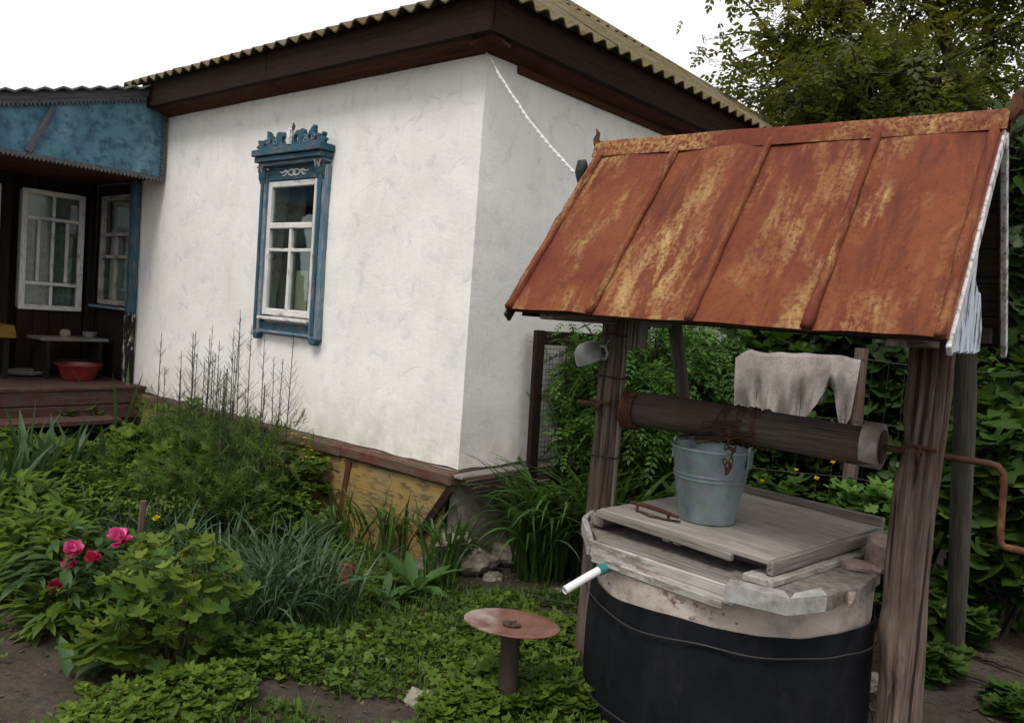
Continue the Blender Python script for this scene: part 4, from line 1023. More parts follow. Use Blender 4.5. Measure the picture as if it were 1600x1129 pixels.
# ---- roof
RX0, RX1, RZ, REZ, RB = -.747, .781, 2.244, 1.52, .592
TH = math.atan2(RZ-REZ, RB); RL = math.hypot(RZ-REZ, RB)
m = MB()
for s in (-1, 1):
    n_ = (s*math.sin(TH), -math.cos(TH))
    for k in range(6):
        t0, t1 = .03+k*.15, .03+k*.15+.142
        q = []
        for t in (t0, t1):
            for d in (.006, .026): q.append((s*RB*t/RL*1.0+(-n_[0])*0+(s*-math.sin(TH))*d*1.0, RZ-(RZ-REZ)*t/RL-math.cos(TH)*d))
        q = [q[0], q[2], q[3], q[1]]
        m.prism(q, 0, RX0+.02, RX1-.02)
roof = m.build('roof', MAT['sheathing'], well)
NS = 4; sw = (RX1-RX0)/NS
def sheet_mesh(seed):
    v = []; f = []; nx_, ny_ = 14, 22
    for s in (0, 1):
        for i in range(nx_+1):
            for j in range(ny_+1):
                x = -sw/2+sw*i/nx_; y = -RL*j/ny_
                e = min(i, nx_-i)/(nx_/2)
                h = .008+.009*mnoise.noise(Vector((x*4+seed, y*2.6, seed)))+.0025*mnoise.noise(Vector((x*11+seed, y*6, 0)))+.006*e**.5-.004*max(0, j-ny_+1)
                yy_ = y-(.008*mnoise.noise(Vector((x*6+seed, 3, 0))) if j == ny_ else 0)
                v.append((x, yy_, h-s*.0025))
    K = (nx_+1)*(ny_+1)
    for i in range(nx_):
        for j in range(ny_):
            a = i*(ny_+1)+j; f += [(a, a+1, a+ny_+2, a+ny_+1), (K+a, K+a+ny_+1, K+a+ny_+2, K+a+1)]
        a = i*(ny_+1)+ny_; f.append((a, a+ny_+1, K+a+ny_+1, K+a)) if False else f.append((a, K+a, K+a+ny_+1, a+ny_+1))
    for j in range(ny_):
        f.append((j, K+j, K+j+1, j+1)); a = nx_*(ny_+1)+j; f.append((a, a+1, K+a+1, K+a))
    me = pym('roof_sheet', v, f, True)
    try: me.set_sharp_from_angle(angle=R(50))
    except Exception: pass
    me.materials.append(MAT['rust']); return me
def seam_mesh(seed, r=.016):
    m = MB(); pts = [(.0025*mnoise.noise(Vector((seed, t*9, 0))), -.015-(RL-.015)*t, .015+.004*mnoise.noise(Vector((t*7, seed, 2)))) for t in np.linspace(0, 1, 26)]
    m.tube(pts, [r*(1+.3*mnoise.noise(Vector((seed*2, i*.6, 5)))) for i in range(26)], 8)
    me = pym('seam', m.v, m.f, True); me.materials.append(MAT['rust_seam']); return me
for face in (0, 1):
    rot = (TH, 0, 0) if face == 0 else (TH, 0, math.pi)
    for k in range(NS):
        link('roof_sheet', sheet_mesh(face*10+k*3.3+1), None, roof, (RX0+sw*(k+.5), 0, RZ), rot)
    for k in range(NS+1):
        x = RX0+sw*k+(.022 if k == 0 else -.022 if k == NS else 0)
        link('seam', seam_mesh(face*7+k*2.1), None, roof, (x, 0, RZ), rot)
m = MB(); pr = [(-.052, -.050), (-.030, .004), (-.012, .024), (.012, .024), (.030, .004), (.052, -.050), (.046, -.052), (.022, -.004), (-.022, -.004), (-.046, -.052)]
v = []; nn = 24
for i in range(nn+1):
    x = RX0-.012+(RX1-RX0+.024)*i/nn
    for (a, b) in pr: v.append((x, a*(1+.18*mnoise.noise(Vector((x*4, 1, a*20)))), RZ+.012+b+.006*mnoise.noise(Vector((x*3, 8, 0)))))
k = len(pr); f = [(i*k+j, i*k+(j+1) % k, (i+1)*k+(j+1) % k, (i+1)*k+j) for i in range(nn) for j in range(k)]+[tuple(range(k)), tuple(range(nn*k, nn*k+k))[::-1]]
m.add(v, f); m.build('ridge_cap', MAT['rust_seam'], roof, True)
m = MB(); m.tube([(RX0-.012, -.01, RZ+.02), (RX0-.02, -.012, RZ+.045), (RX0-.012, -.012, RZ+.07), (RX0-.024, -.012, RZ+.088)], [.018, .014, .009, .004], 7); m.build('tin_horn', MAT['rust_plain'], roof, True)
m = MB(); m.tube([(RX1+.005, 0, RZ+.01), (RX1+.03, -.004, RZ+.035), (RX1+.026, -.006, RZ+.075), (RX1+.04, -.004, RZ+.10)], [.024, .022, .016, .006], 7)
m.tube([(RX1+.02, 0, RZ+.02), (RX1+.05, .0, RZ+.03), (RX1+.062, .0, RZ+.055)], [.014, .012, .004], 6); m.build('tin_horn', MAT['rust_plain'], roof, True)
for x in (RX1, RX0):
    for s in (-1, 1):
        board('barge_board', (x, s*.006, RZ-.045), (x, s*(RB-.012), REZ-.032), .042, .014 if s < 0 else .02, MAT['barge' if x > 0 else 'sheathing'], roof, (0, 0, 1), .003, .002)
# painted gable planks behind the front half of the right end, boarded left end
for i, (y0, y1) in enumerate(((-.535, -.415), (-.41, -.29), (-.285, -.175), (-.17, -.07))):
    zt0, zt1 = RZ-.075+(RZ-REZ)/RB*y0, RZ-.075+(RZ-REZ)/RB*y1; zb = REZ-.035
    ztop = [zt0, min(zt1, zt0+.20)] if i < 2 else [1.71-.03*(i-2), 1.66-.09*(i-2)]
    m = MB(); m.prism([(y0, zb), (y1, zb+.008), (y1, max(zb+.02, ztop[1])), (y0, max(zb+.015, ztop[0]))], 0, RX1-.012, RX1+.0045); m.build('gable_plank', MAT['gable_white'], roof, bevel=.003)
for i in range(8):
    y0 = -.50+.125*i; y1 = y0+.12; f_ = lambda y: RZ-.08-(RZ-REZ)/RB*abs(y)
    m = MB(); m.prism([(y0, REZ-.02), (y1, REZ-.02), (y1, max(REZ, f_(y1))), (y0, max(REZ, f_(y0)))], 0, RX0+.012, RX0+.03); m.build('gable_plank', MAT['sheathing'], roof)
for y in (-.50, .50): board('eave_beam', (RX0+.04, y, REZ+.035), (RX1-.035, y, REZ+.035), .06, .05, MAT['sheathing'], roof, (0, 0, 1))
for x in (-.6, .635): board('tie_beam', (x, -.53, REZ+.0), (x, .53, REZ+.0), .055, .06, MAT['grey_wood'], roof, (0, 0, 1))
# white twisted cable from the house corner, with its clamp
ca = Vector(HW(.005, -.012, 2.93)); cb = Vector(WW(RX0-.008, -.115, RZ-.155))
dirc = (cb-ca).normalized(); uu = dirc.cross(Vector((0, 0, 1))).normalized(); vv = uu.cross(dirc)
cable = MB()
for ph in (0, math.pi):
    pts = []
    for i in range(161):
        t = i/160; p = ca+(cb-ca)*t+Vector((0, 0, -.045*math.sin(math.pi*t))); a = ph+t*2*math.pi*13
        p += vv*.006*mnoise.noise(Vector((t*9, 0, 0)))
        pts.append(p+(uu*math.cos(a)+vv*math.sin(a))*.0034)
    cable.tube(pts, .0050, 6)
cb_o = cable.build('power_cable', MAT['cable_white'], None, True); tag(cb_o, 'white twisted cable strung from the house corner to the well roof', 'cable')
m = MB(); q = cb+Vector((0, 0, .045)); m.tube([q+Vector((-.01, .0, -.05)), q+Vector((-.012, 0, -.01)), q+Vector((-.004, 0, .03)), q+Vector((.012, 0, .038))], [.012, .024, .026, .012], 10)
m.build('cable_clamp', MAT['black_plastic'], cb_o, True)
# ================================================================== LID, BUCKET and small things on the well
lid = thing('wooden_cover', 'worn grey wooden cover lying askew on the well top', 'cover', WW(-.005, .105, .672), -WYAW-R(9.5))
LZ = .016
LW, LD = .74, .90
board('lid_sheet', (-LW/2, 0, .066+LZ), (LW/2, 0, .058+LZ), LD, .022, MAT['lid'], lid, (0, 1, 0), .004, .006, 8)
board('batten', (-LW/2+.01, -LD/2+.20, .032), (LW/2-.02, -LD/2+.20, .030), .06, .062, MAT['grey_wood'], lid, (0, 1, 0), .004)
board('batten', (-LW/2+.01, LD/2-.12, .032), (LW/2-.02, LD/2-.12, .030), .06, .062, MAT['grey_wood'], lid, (0, 1, 0), .004)
board('front_strip', (-LW/2-.01, -LD/2-.004, .072), (LW/2-.13, -LD/2-.010, .062), .030, .026, MAT['grey_wood'], lid, (0, 0, 1), .005, .005)
board('side_strip', (LW/2+.002, -LD/2+.0, .056), (LW/2+.006, LD/2-.04, .062), .05, .026, MAT['grey_wood'], lid, (0, 0, 1), .005, .004)
board('side_strip', (LW/2-.02, -LD/2-.035, .013), (LW/2-.012, LD/2-.2, .013), .026, .11, MAT['edge_white'], lid, (0, 0, 1), .004, .004)
board('rear_strip', (-LW/2+.04, LD/2+.02, .098), (LW/2-.0, LD/2+.0, .096), .05, .028, MAT['grey_wood'], lid, (0, 0, 1), .005, .004)
board('side_strip', (-LW/2-.03, -LD/2+.02, .035), (-LW/2-.03, LD/2-.35, .04), .05, .07, MAT['grey_wood'], lid, (0, 0, 1), .006, .006)
for x in (-.07, -.02): 
    m = MB(); m.box((x-.018, -LD/2+.03, .030), (x+.018, -LD/2+.06, .052)); m.build('spacer', MAT['edge_white'], lid, bevel=.004)
hx, hy = -.20, -LD/2+.10
m = MB()
m.tube([(hx-.10, hy, .122), (hx-.05, hy-.003, .126), (hx+.06, hy-.01, .124), (hx+.14, hy-.015, .118)], [.007, .009, .009, .006], 7)
for x in (hx-.06, hx+.09): m.tube([(x, hy-.006, .124), (x+.002, hy-.008, .105), (x+.004, hy-.010, .086)], .006, 6)
m.tube([(hx-.06, hy-.0, .096), (hx+.02, hy-.03, .096), (hx+.09, hy-.012, .097), (hx+.13, hy+.02, .096)], .004, 5)
m.build('handle', MAT['rust_plain'], lid, True)
lz = .672+.066+.013+LZ
bk = thing('bucket', 'galvanised steel bucket standing on the well lid', 'bucket', WW(-.085, -.075, lz), -WYAW)
m = MB(); bp = [(0, .008), (.100, .008), (.104, 0), (.109, 0), (.111, .012)]
for i in range(1, 17):
    t = i/16; r = .111+(.152-.111)*t; z = .012+.263*t
    bp.append((r, z))
    if i in (9, 10): bp += [(r+.0012, z+.002), (r+.0048, z+.0045), (r+.0048, z+.0065), (r+.0014, z+.009)]
bp += [(.157, .277), (.157, .286), (.151, .287), (.148, .278)]+[(.148-(.148-.107)*i/6, .276-.262*i/6) for i in range(1, 7)]+[(0, .014)]
bo = m.lathe(bp, 56).build('body', MAT['galv'], bk, True)
for v in bo.data.vertices:
    d = 1+.012*mnoise.noise(Vector((v.co.x*9, v.co.y*9, v.co.z*7))); v.co.x *= d; v.co.y *= d
for s in (-1, 1):
    m = MB(); m.prism([(-.022, .222), (.022, .222), (.022, .285), (.010, .305), (-.010, .305), (-.022, .285)], 0, s*.150, s*.157); m.build('ear', MAT['galv'], bk, bevel=.001)
m = MB(); m.tube([(.158*math.cos(a), .172*math.sin(a)*.88, .296+.014*math.sin(a)) for a in np.linspace(0, math.pi, 25)], .004, 7)
m.build('handle', MAT['wire'], bk, True)
# chain from roller to bucket handle
def chain(name, P, link_l=.024, parent=None, mat='chain'):
    P = [Vector(p) for p in P]; out = MB(); acc = 0; i = 0; pts = []
    seg = [(P[k+1]-P[k]).length for k in range(len(P)-1)]; tot = sum(seg); n = int(tot/link_l*1.25)
    for k in range(n):
        d = tot*k/n; j = 0
        while j < len(seg)-1 and d > seg[j]: d -= seg[j]; j += 1
        p = P[j].lerp(P[j+1], min(1, d/seg[j])); t = (P[j+1]-P[j]).normalized()
        a = Vector((0, 0, 1)) if abs(t.z) < .8 else Vector((1, 0, 0)); s = t.cross(a).normalized(); s2 = t.cross(s)
        s = s if k % 2 else s2
        out.tube([p+t*link_l*.5*math.cos(q)+s*link_l*.28*math.sin(q) for q in np.linspace(0, 2*math.pi, 11)], .0028, 5, cap=False)
    return out.build(name, MAT[mat], parent, True)
c0 = np.array(WW(-.06, -.085, ZR-.01))
ch = chain('chain', [WW(-.005, -.088, ZR-.0), WW(-.02, -.098, ZR-.08), WW(.035, -.150, lz+.300), WW(.045, -.20, lz+.287), WW(.05, -.218, lz+.24), WW(.04, -.228, lz+.215), WW(.055, -.222, lz+.25), WW(.03, -.222, lz+.26), WW(.04, -.228, lz+.22)])
tag(ch, 'rusty chain hanging from the roller over the bucket rim', 'chain')
# cup hung on the left post
mg = thing('cup', 'small grey enamel cup hung upside down on the left post', 'cup', WW(-.665, -.075, 1.325), -WYAW)
m = MB(); m.lathe([(.060, 0), (.062, 0), (.061, .03), (.055, .058), (.042, .078), (.022, .088), (0, .09), (0, .086), (.021, .085), (.040, .075), (.052, .056), (.058, .03), (.060, 0)], 32); m.build('body', MAT['white_metal'], mg, True, rot=(R(14), R(-18), 0))
m = MB(); m.tube([(.05, -.01, .02), (.078, -.012, .02), (.085, -.012, .045), (.075, -.012, .07), (.045, -.01, .072)], .006, 6); m.tube([(.06, .0, .07), (.07, .02, .1)], .003, 5); m.build('handle', MAT['white_metal'], mg, True)
# ================================================================== DISC STOOL, POT, STONES, STAKE
sp = G(795, 980, .335)
sl = thing('disc_stool', 'round rusty plough disc on a dark pipe beside the well', 'stool', (sp[0]+.01, sp[1]+.02, 0), 0)
m = MB(); pr = [(0, .0), (.03, .001), (.09, .006), (.15, .010), (.181, .016), (.182, .019), (.178, .021), (.12, .013), (.05, .006), (0, .005)]
dk = m.lathe([(r, z-.006) for r, z in pr], 48).build('disc', MAT['disc_bright'], sl, True, loc=(0, 0, .335), rot=(R(-5), R(3), 0))
m = MB(); m.lathe([(.02, .004), (.034, .004), (.036, .010), (.02, .010), (.02, .004)], 16); m.build('hub', MAT['iron_dark'], dk)
m = MB()
for a in range(6): c, s = math.cos(a*1.05), math.sin(a*1.05); m.tube([(.012*c, .012*s, .009), (.03*c, .034*s, .012)], .005, 5)
m.build('weld', MAT['iron_dark'], dk)
m = MB(); m.tube([(0, 0, -.1), (.002, 0, .1), (0, 0, .33)], [.040, .038, .036], 18); m.build('pipe', MAT['pipe_dark'], sl, True)
pp = G(535, 925, .03)
pot = thing('clay_pot', 'broken red clay pot half hidden among the narcissus leaves', 'pot', (pp[0], pp[1], 0), .4)
m = MB(); m.lathe([(0, .004), (.04, 0), (.06, .09), (.07, .092), (.072, .115), (.062, .116), (.05, .014), (0, .014)], 26); m.build('body', MAT['clay'], pot, True, loc=(0, 0, .05), rot=(R(-62), R(12), 0))
def rock(px, py, r, seed, label, mat='stone', sq=(1, .8, .5), z=.0):
    p = G(px, py); o = link('stone', stone_mesh('stone', r, seed, sq), MAT[mat], None, (p[0], p[1], ground_z(p[0], p[1])+r*.22+z), (0, 0, seed)); tag(o, label, 'stone'); return o
rock(885, 1052, .055, 3, 'pale flat stone between the disc stool and the well ring', sq=(1.2, .7, .45))
rock(812, 1100, .05, 8, 'mossy stone at the foot of the disc stool')
rock(655, 1098, .07, 12, 'rounded stone edging the bare soil patch', 'found')
rock(770, 905, .06, 17, 'dirty stone in the bare soil near the daylily clump', 'found')
rock(868, 925, .045, 21, 'small brown stone on bare soil below the outlet pipe', 'found')
rock(1352, 1095, .075, 25, 'grey stone wedged between the ring and the right post', 'found', z=.05)
rock(1395, 1128, .06, 27, 'small grey stone at the right post foot', 'found')
rock(1560, 1085, .05, 29, 'flat grey stone on soil among the twigs', 'stone', (1.4, .8, .3))
sk = G(208, 955)
tag(log('stake', (sk[0], sk[1], -.05), (sk[0]+.02, sk[1]+.01, .52), .017, .015, MAT['post'], None, 10, 10, .1, .05), 'brown wooden stake in the flower bed by the peonies', 'stake')

# ================================================================== FENCE, CLOTH, MESH GATE behind the well
fpost = [np.array([.70, 5.20, 0]), np.array([1.99, 4.72, 0]), np.array([2.85, 4.35, 0])]
fence = thing('wire_fence', 'old wire fence with grey wooden posts behind the well', 'fence', fpost[0], 0)
for p in fpost:
    q = p-fpost[0]; log('post', (q[0], q[1], -.1), (q[0]+.01, q[1], 1.46), .045, .038, MAT['post'], fence, 12, 16, .12, .12, 0, q[0]*3+1)
for k, z in enumerate((1.40, 1.05, .72, .42, .15)):
    m = MB()
    for a, b in ((0, 1), (1, 2)):
        A, B = fpost[a]-fpost[0], fpost[b]-fpost[0]
        m.tube([tuple(A+(B-A)*t+np.array([.0, -.045, z-.02*math.sin(math.pi*t)])) for t in np.linspace(0, 1, 7)], .0022, 5)
    m.build('wire', MAT['wire'], fence)
m = MB()
for a, b in ((0, 1), (1, 2)):
    A, B = fpost[a]-fpost[0], fpost[b]-fpost[0]
    for t in np.linspace(.05, .95, 11): p = A+(B-A)*t; m.tube([(p[0], p[1]-.046, .15), (p[0], p[1]-.046, 1.40)], .0014, 4)
m.build('mesh_wire', MAT['wire'], fence)
# cloth draped over the top wire
A, B = fpost[0]+(fpost[1]-fpost[0])*.50, fpost[0]+(fpost[1]-fpost[0])*1.0
A, B = Vector(A), Vector(B); n, mm = 96, 30; v = []; f = []
dx = (B-A).normalized(); fr = Vector((dx.y, -dx.x, 0))
if fr.y > 0: fr = -fr
def hem(u):
    if u < .18: return .36+.3*u+.02*math.sin(u*60)
    if u < .60: return .41+.02*math.sin(u*30)
    if u < .78: return .41-(u-.60)/.18*.22
    if u < .84: return .19
    return .19+.20*math.sin((u-.84)/.16*2.4)
for i in range(n+1):
    u = i/n; top = 1.402-.02*math.sin(math.pi*(.5+.5*u))+.014+.02*max(0, .12-u)/.12*-1
    for j in range(mm+1):
        q = j/mm; d = q*2-1                                   # -1 back hem .. +1 front hem
        ln = (hem(u)+.022*mnoise.noise(Vector((u*22, 4, 0))))*(.55 if d < 0 else 1)*abs(d)
        fold = .026*math.sin(2*math.pi*2.4*u+3.6*d)+.016*math.sin(2*math.pi*5.6*u-5.0*d+1)+.006*math.sin(2*math.pi*13*u+3*d)
        drape = .034*math.copysign(min(1, abs(d)*3), d) if d else 0
        sag = .05*math.sin(math.pi*min(1, u/.8))*abs(d)**2
        p = A.lerp(B, u)+fr*(.045+drape+fold*min(1, abs(d)*1.6)*(.35+abs(d)))+dx*(.03*d*mnoise.noise(Vector((u*4, 5, 0)))-.05*abs(d)*(u-.5))
        p.z = top-ln-sag*.3-.022*mnoise.noise(Vector((u*6, 1, 7)))-.03*max(0, 1-u/.12)-.02*max(0, (u-.9)/.1)
        v.append(p)
for i in range(n):
    for j in range(mm): f.append((i*(mm+1)+j, (i+1)*(mm+1)+j, (i+1)*(mm+1)+j+1, i*(mm+1)+j+1))
cl = link('cloth', pym('cloth', v, f, True), MAT['cloth']); tag(cl, 'ragged grey-brown cloth draped over the fence wire behind the roller', 'cloth')
# board frame with wire mesh standing against the side wall
gt = thing('mesh_panel', 'dark wooden frame with wire mesh leaning against the side wall', 'panel', HW(.10, .56, 0), -HYAW)
board('frame_board', (.0, .0, .0), (-.03, .0, 1.42), .085, .03, MAT['porch_dark'], gt, (0, 1, 0))
board('frame_board', (.0, .92, .0), (-.03, .92, 1.42), .085, .03, MAT['porch_dark'], gt, (0, 1, 0))
board('frame_rail', (-.028, .044, 1.375), (-.028, .876, 1.375), .085, .028, MAT['porch_dark'], gt, (0, 0, 1))
board('frame_rail', (-.003, .044, .25), (-.003, .876, .25), .085, .028, MAT['porch_dark'], gt, (0, 0, 1))
m = MB()
for k in range(26): y = .05+.82*k/25; m.tube([(-.004, y, .25), (-.028, y, 1.37)], .0014, 4)
for k in range(34): z = .28+1.06*k/33; m.tube([(-.005-.02*(z-.25), .05, z), (-.005-.02*(z-.25), .87, z)], .0014, 4)
m.build('wire_mesh', MAT['wire'], gt)

# ================================================================== PLANTS
TL = [T_leaf(1, .5, .12, .15), T_leaf(1, .42, .18, .3), T_leaf(1, .6, .08, .05)]
TLN = [T_leaf(1, .22, .2, .25), T_leaf(1, .28, .15, .4)]
TLB = [T_lobed(1, 5, .42, .12, .05), T_lobed(1, 3, .38, .15, .06), T_lobed(1, 5, .34, .05, .09), T_lobed(1, 5, .38, .22, .07)]
TSP = [T_sprig(4, 1, .36, .45, .35), T_sprig(5, 1, .32, .4, .5), T_sprig(3, 1, .42, .5, .25)]
TSW = [T_sprig(3, 1, .46, .62, .3), T_sprig(4, 1, .40, .58, .45), T_sprig(2, 1, .52, .6, .2)]
TFE = [T_feather(26, 1, s) for s in (1, 2, 3)]
def dome(n, r, h, power=.6, bottom=.05):
    a = U(0, 2*math.pi, n); rr = np.sqrt(rng.random(n)); t = rng.random(n)**power
    hz = h*(bottom+(1-bottom)*t)*(1-.35*rr**2); x = r*rr*np.cos(a)*(.6+.4*t); y = r*rr*np.sin(a)*(.6+.4*t)
    return np.stack([x, y, hz], 1), a
def clumpify(P, k, pull=.45, amt=None):
    c = P[rng.integers(0, len(P), k)]; d = ((P[:, None]-c[None])**2).sum(2); return P+(c[d.argmin(1)]-P)*pull
def plant(name, label, loc, group=None):
    return thing(name, label, 'plant', (loc[0], loc[1], 0), rng.uniform(0, 6.28), group)
def herb(name, label, loc, r, h, n, tm, size, mat, pitch=(-.5, .5), power=.6, ns=10, group=None, clumps=None, stem=None):
    t = plant(name, label, loc, group); P, a = dome(n, r, h, power)
    if clumps: P = clumpify(P, clumps)
    leaves('foliage', L[mat], t, tm, P, np.where(rng.random(n) < .75, a-math.pi/2+U(-.9, .9, n), U(0, 6.28, n)), U(pitch[0], pitch[1], n), U(-.4, .4, n), U(size*.6, size*1.25, n))
    paths = []
    for i in range(ns): q = P[rng.integers(0, n)]; paths.append([(q[0]*.25, q[1]*.25, -.02), (q[0]*.55, q[1]*.55, q[2]*.5), tuple(q)])
    stems(t, paths, .004, stem)
    return t
def tuft(name, label, loc, r, n, Lr, w, mat, bend=(.6, 1.9), group=None, fold=.25):
    """many strap blades from one crown, merged"""
    t = plant(name, label, loc, group)
    tm = [T_blade(1, w/np.mean(Lr)*k, b, 8, fold) for b in np.linspace(bend[0], bend[1], 5) for k in (.8, 1.15)]
    a = U(0, 6.28, n); rr = r*np.sqrt(rng.random(n))
    leaves('foliage', L[mat], t, tm, np.stack([rr*np.cos(a), rr*np.sin(a), np.full(n, -.01)], 1), a-math.pi/2+U(-2.2, 2.2, n), U(-.30, .30, n), U(-.35, .35, n), U(Lr[0]*.75, Lr[1], n))
    return t
def indiv(t, name, meshes, P, yaw, pitch, roll, S):
    for i in range(len(P)):
        o = bpy.data.objects.new(name, meshes[i % len(meshes)]); COL.objects.link(o); o.parent = t
        o.location = tuple(P[i]); o.rotation_mode = 'XYZ'
        M = Rm(np.array([yaw[i]]), np.array([pitch[i]]), np.array([roll[i]]))[0]
        o.rotation_euler = Matrix(M.tolist()).to_euler(); o.scale = (S[i],)*3

# --- daylily clump at the house corner: every blade its own part
def daylily(label, loc, n, r, Lr, w, bend, lean=None):
    t = plant('daylily', label, loc); t.rotation_euler = (0, 0, 0)
    ms = [tmesh('blade', T_blade(1, w*k, b, 9, .3), L['blade']) for b in np.linspace(bend[0], bend[1], 5) for k in (.8, 1.1)]
    a = U(0, 6.28, n)
    if lean is not None: a = np.where(rng.random(n) < .7, lean+rng.normal(0, .9, n), a)
    rr = r*np.sqrt(rng.random(n)); b2 = U(0, 6.28, n)
    P = np.stack([rr*np.cos(b2), rr*np.sin(b2), np.full(n, -.01)], 1)
    indiv(t, 'blade', ms, P, a-math.pi/2, U(-.12, .16, n), U(-.2, .2, n), U(Lr[0], Lr[1], n))
    return t
daylily('daylily clump with long arching green blades at the house corner', (.24, 4.72), 130, .17, (.60, .95), .034, (1.2, 2.6), -1.9)
daylily('leafy daylily tuft between house corner and well ring', (.56, 4.80), 110, .16, (.62, .95), .034, (1.2, 2.5), -1.8)
daylily('young daylily tuft sprouting before the ochre plinth', G(690, 905), 46, .10, (.34, .55), .036, (.8, 2.2))
daylily('thin daylily tuft growing beside the primrose leaves', G(605, 880), 40, .12, (.36, .55), .036, (.7, 2.0))
# --- broad-leaved rosettes
def rosette(name, label, loc, n, size, mat, tm, pitch=(.35, 1.1), h=.03, group=None):
    t = plant(name, label, loc, group); ms = [tmesh('leaf', T, L[mat]) for T in tm]
    a = np.arange(n)*2.4+U(-.3, .3, n)
    indiv(t, 'leaf', ms, np.stack([.02*np.cos(a), .02*np.sin(a), U(0, h, n)], 1), a-math.pi/2, U(pitch[0], pitch[1], n), U(-.25, .25, n), U(size*.7, size*1.15, n)); return t
TBR = [T_leaf(1, .30, .15, .25), T_leaf(1, .36, .1, .4)]
rosette('primrose', 'light green primrose rosette with broad leaves before the daylily tuft', G(648, 925), 13, .24, 'broad', TBR)
rosette('primrose', 'small broad-leaved rosette at the edge of the bare soil', G(600, 945), 9, .15, 'broad', TBR)
rosette('hosta', 'pale green hosta with upright ribbed leaves in the bed', G(500, 858), 15, .26, 'hosta', [T_leaf(1, .34, .25, .12), T_leaf(1, .30, .3, .05)], (.8, 1.35))
rosette('hosta', 'small pale hosta beside the narcissus clump', G(465, 845), 9, .20, 'hosta', [T_leaf(1, .34, .25, .12)], (.7, 1.3))
rosette('tulip', 'single broad blue-green tulip leaf bent over the path', G(105, 1068), 2, .17, 'hosta', [T_leaf(1, .34, .3, .5)], (.7, 1.2))
rosette('burdock', 'round-leaved seedling at the foot of the narcissus', G(455, 1010), 7, .11, 'broad', [T_leaf(1, .62, .08, .1)], (.3, 1.0))
# --- currant bush in front: every leaf its own part
def leafy_bush(name, label, loc, r, h, n, size, mat, tm, ns=14, power=.55):
    t = plant(name, label, loc); ms = [tmesh('leaf', T, L[q]) for T in tm for q in (mat, mat, mat, 'currant_dark')]
    P, a = dome(n, r, h, power, .1); P = clumpify(P, max(6, n//9), .15)
    indiv(t, 'leaf', ms, P, a-math.pi/2+U(-.8, .8, n), U(-.7, .5, n), U(-.55, .55, n), U(size*.5, size*1.3, n))
    paths = [[(q[0]*.2, q[1]*.2, -.02), (q[0]*.6, q[1]*.6, q[2]*.55), tuple(q)] for q in P[rng.integers(0, n, ns)]]
    stems(t, paths, .005, MAT['stem_brown']); return t
leafy_bush('currant_bush', 'yellow-green currant bush with lobed leaves beside the peonies', G(265, 1045), .27, .57, 295, .052, 'currant', TLB, 20)
leafy_bush('currant_bush', 'low currant shoot leaning over the path edge', G(185, 1050), .13, .26, 70, .075, 'currant', TLB, 8)
# --- peonies with flowers
def flower(parent, loc, r, mat, n=34, tilt=(0, 0), layers=4):
    Ps = []; yw = []; pt = []; S = []
    for k in range(n):
        ly = k % layers; Ps.append((0, 0, .002*ly)); yw.append(k*2.4+ly); pt.append(.15+.33*ly+random.uniform(-.15, .2)); S.append(r*(1.05-.13*ly)*random.uniform(.8, 1.1))
    tm = [T_leaf(1, .75, .35, -.45), T_leaf(1, .85, .3, -.6), T_leaf(1, .65, .45, -.35)]
    o = leaves('flower', L[mat], parent, tm, np.array(Ps), yw, pt, U(-.3, .3, n), S); del o['kind']
    o.location = loc; o.rotation_euler = (tilt[0], tilt[1], 0); return o
pl = G(135, 965)
pe = plant('peony', 'peony bush with pink and crimson double blooms at the bed edge', pl); pe.rotation_euler = (0, 0, 0)
P, a = dome(300, .30, .40, .6)
leaves('foliage', L['peony'], pe, TLN+[TL[1]], P, a-math.pi/2+U(-.9, .9, 300), U(-.4, .6, 300), U(-.4, .4, 300), U(.07, .13, 300))
fl = []
for (px, py, dd, r, mt) in ((118, 864, -.12, .062, 'petal_pink'), (110, 886, -.14, .045, 'petal_pink'), (190, 847, -.10, .068, 'petal_pink'), (148, 876, -.14, .048, 'petal_red'), (90, 922, -.18, .045, 'petal_red')):
    q = D(px, py, pl[1]+dd)-np.array([pl[0], pl[1], 0]); fl.append([(q[0]*.4, q[1]*.4, 0), (q[0]*.8, q[1]*.8, q[2]*.6), tuple(q)])
    flower(pe, tuple(q), r, mt, 40, (R(28), R(-8)))
stems(pe, fl, .005)
# --- asparagus: tall thin stems
ap_ = HW(-1.60, -.50)
asp = thing('asparagus', 'asparagus with tall bare upright stems before the white wall', 'plant', ap_, -HYAW)
for k in range(32):
    x = U(-.75, .62, 1)[0]; y = U(-.25, .12, 1)[0]; H = rng.uniform(.95, 1.42)*(1-.12*abs(x)); lean = rng.normal(0, .03)
    m = MB(); m.tube([(x, y, -.02), (x+lean*.4, y, H*.5), (x+lean+.01*math.sin(k), y, H)], [.0050, .0038, .0018], 6)
    for j in range(int(H*30)):
        z = H*rng.uniform(.35, .98); a_ = rng.uniform(0, 6.28); ln = .13*(1-(z/H))+.02+.05*rng.random()*(z < H*.75); c, s = math.cos(a_), math.sin(a_)
        m.tube([(x+lean*z/H, y, z), (x+lean*z/H+c*ln*.6, y+s*ln*.6, z+ln*.55), (x+lean*z/H+c*ln, y+s*ln, z+ln*1.2)], [.0014, .0010, .0006], 4, cap=False)
    m.build('stem', MAT['stem_dark'], asp, True)
n = 520; P = np.stack([U(-.8, .7, n), U(-.32, .15, n), U(.05, .62, n)**1.0], 1)
leaves('fern', L['herb_olive'], asp, TFE, P, U(0, 6.28, n), U(.4, 1.3, n), U(-.4, .4, n), U(.16, .3, n))
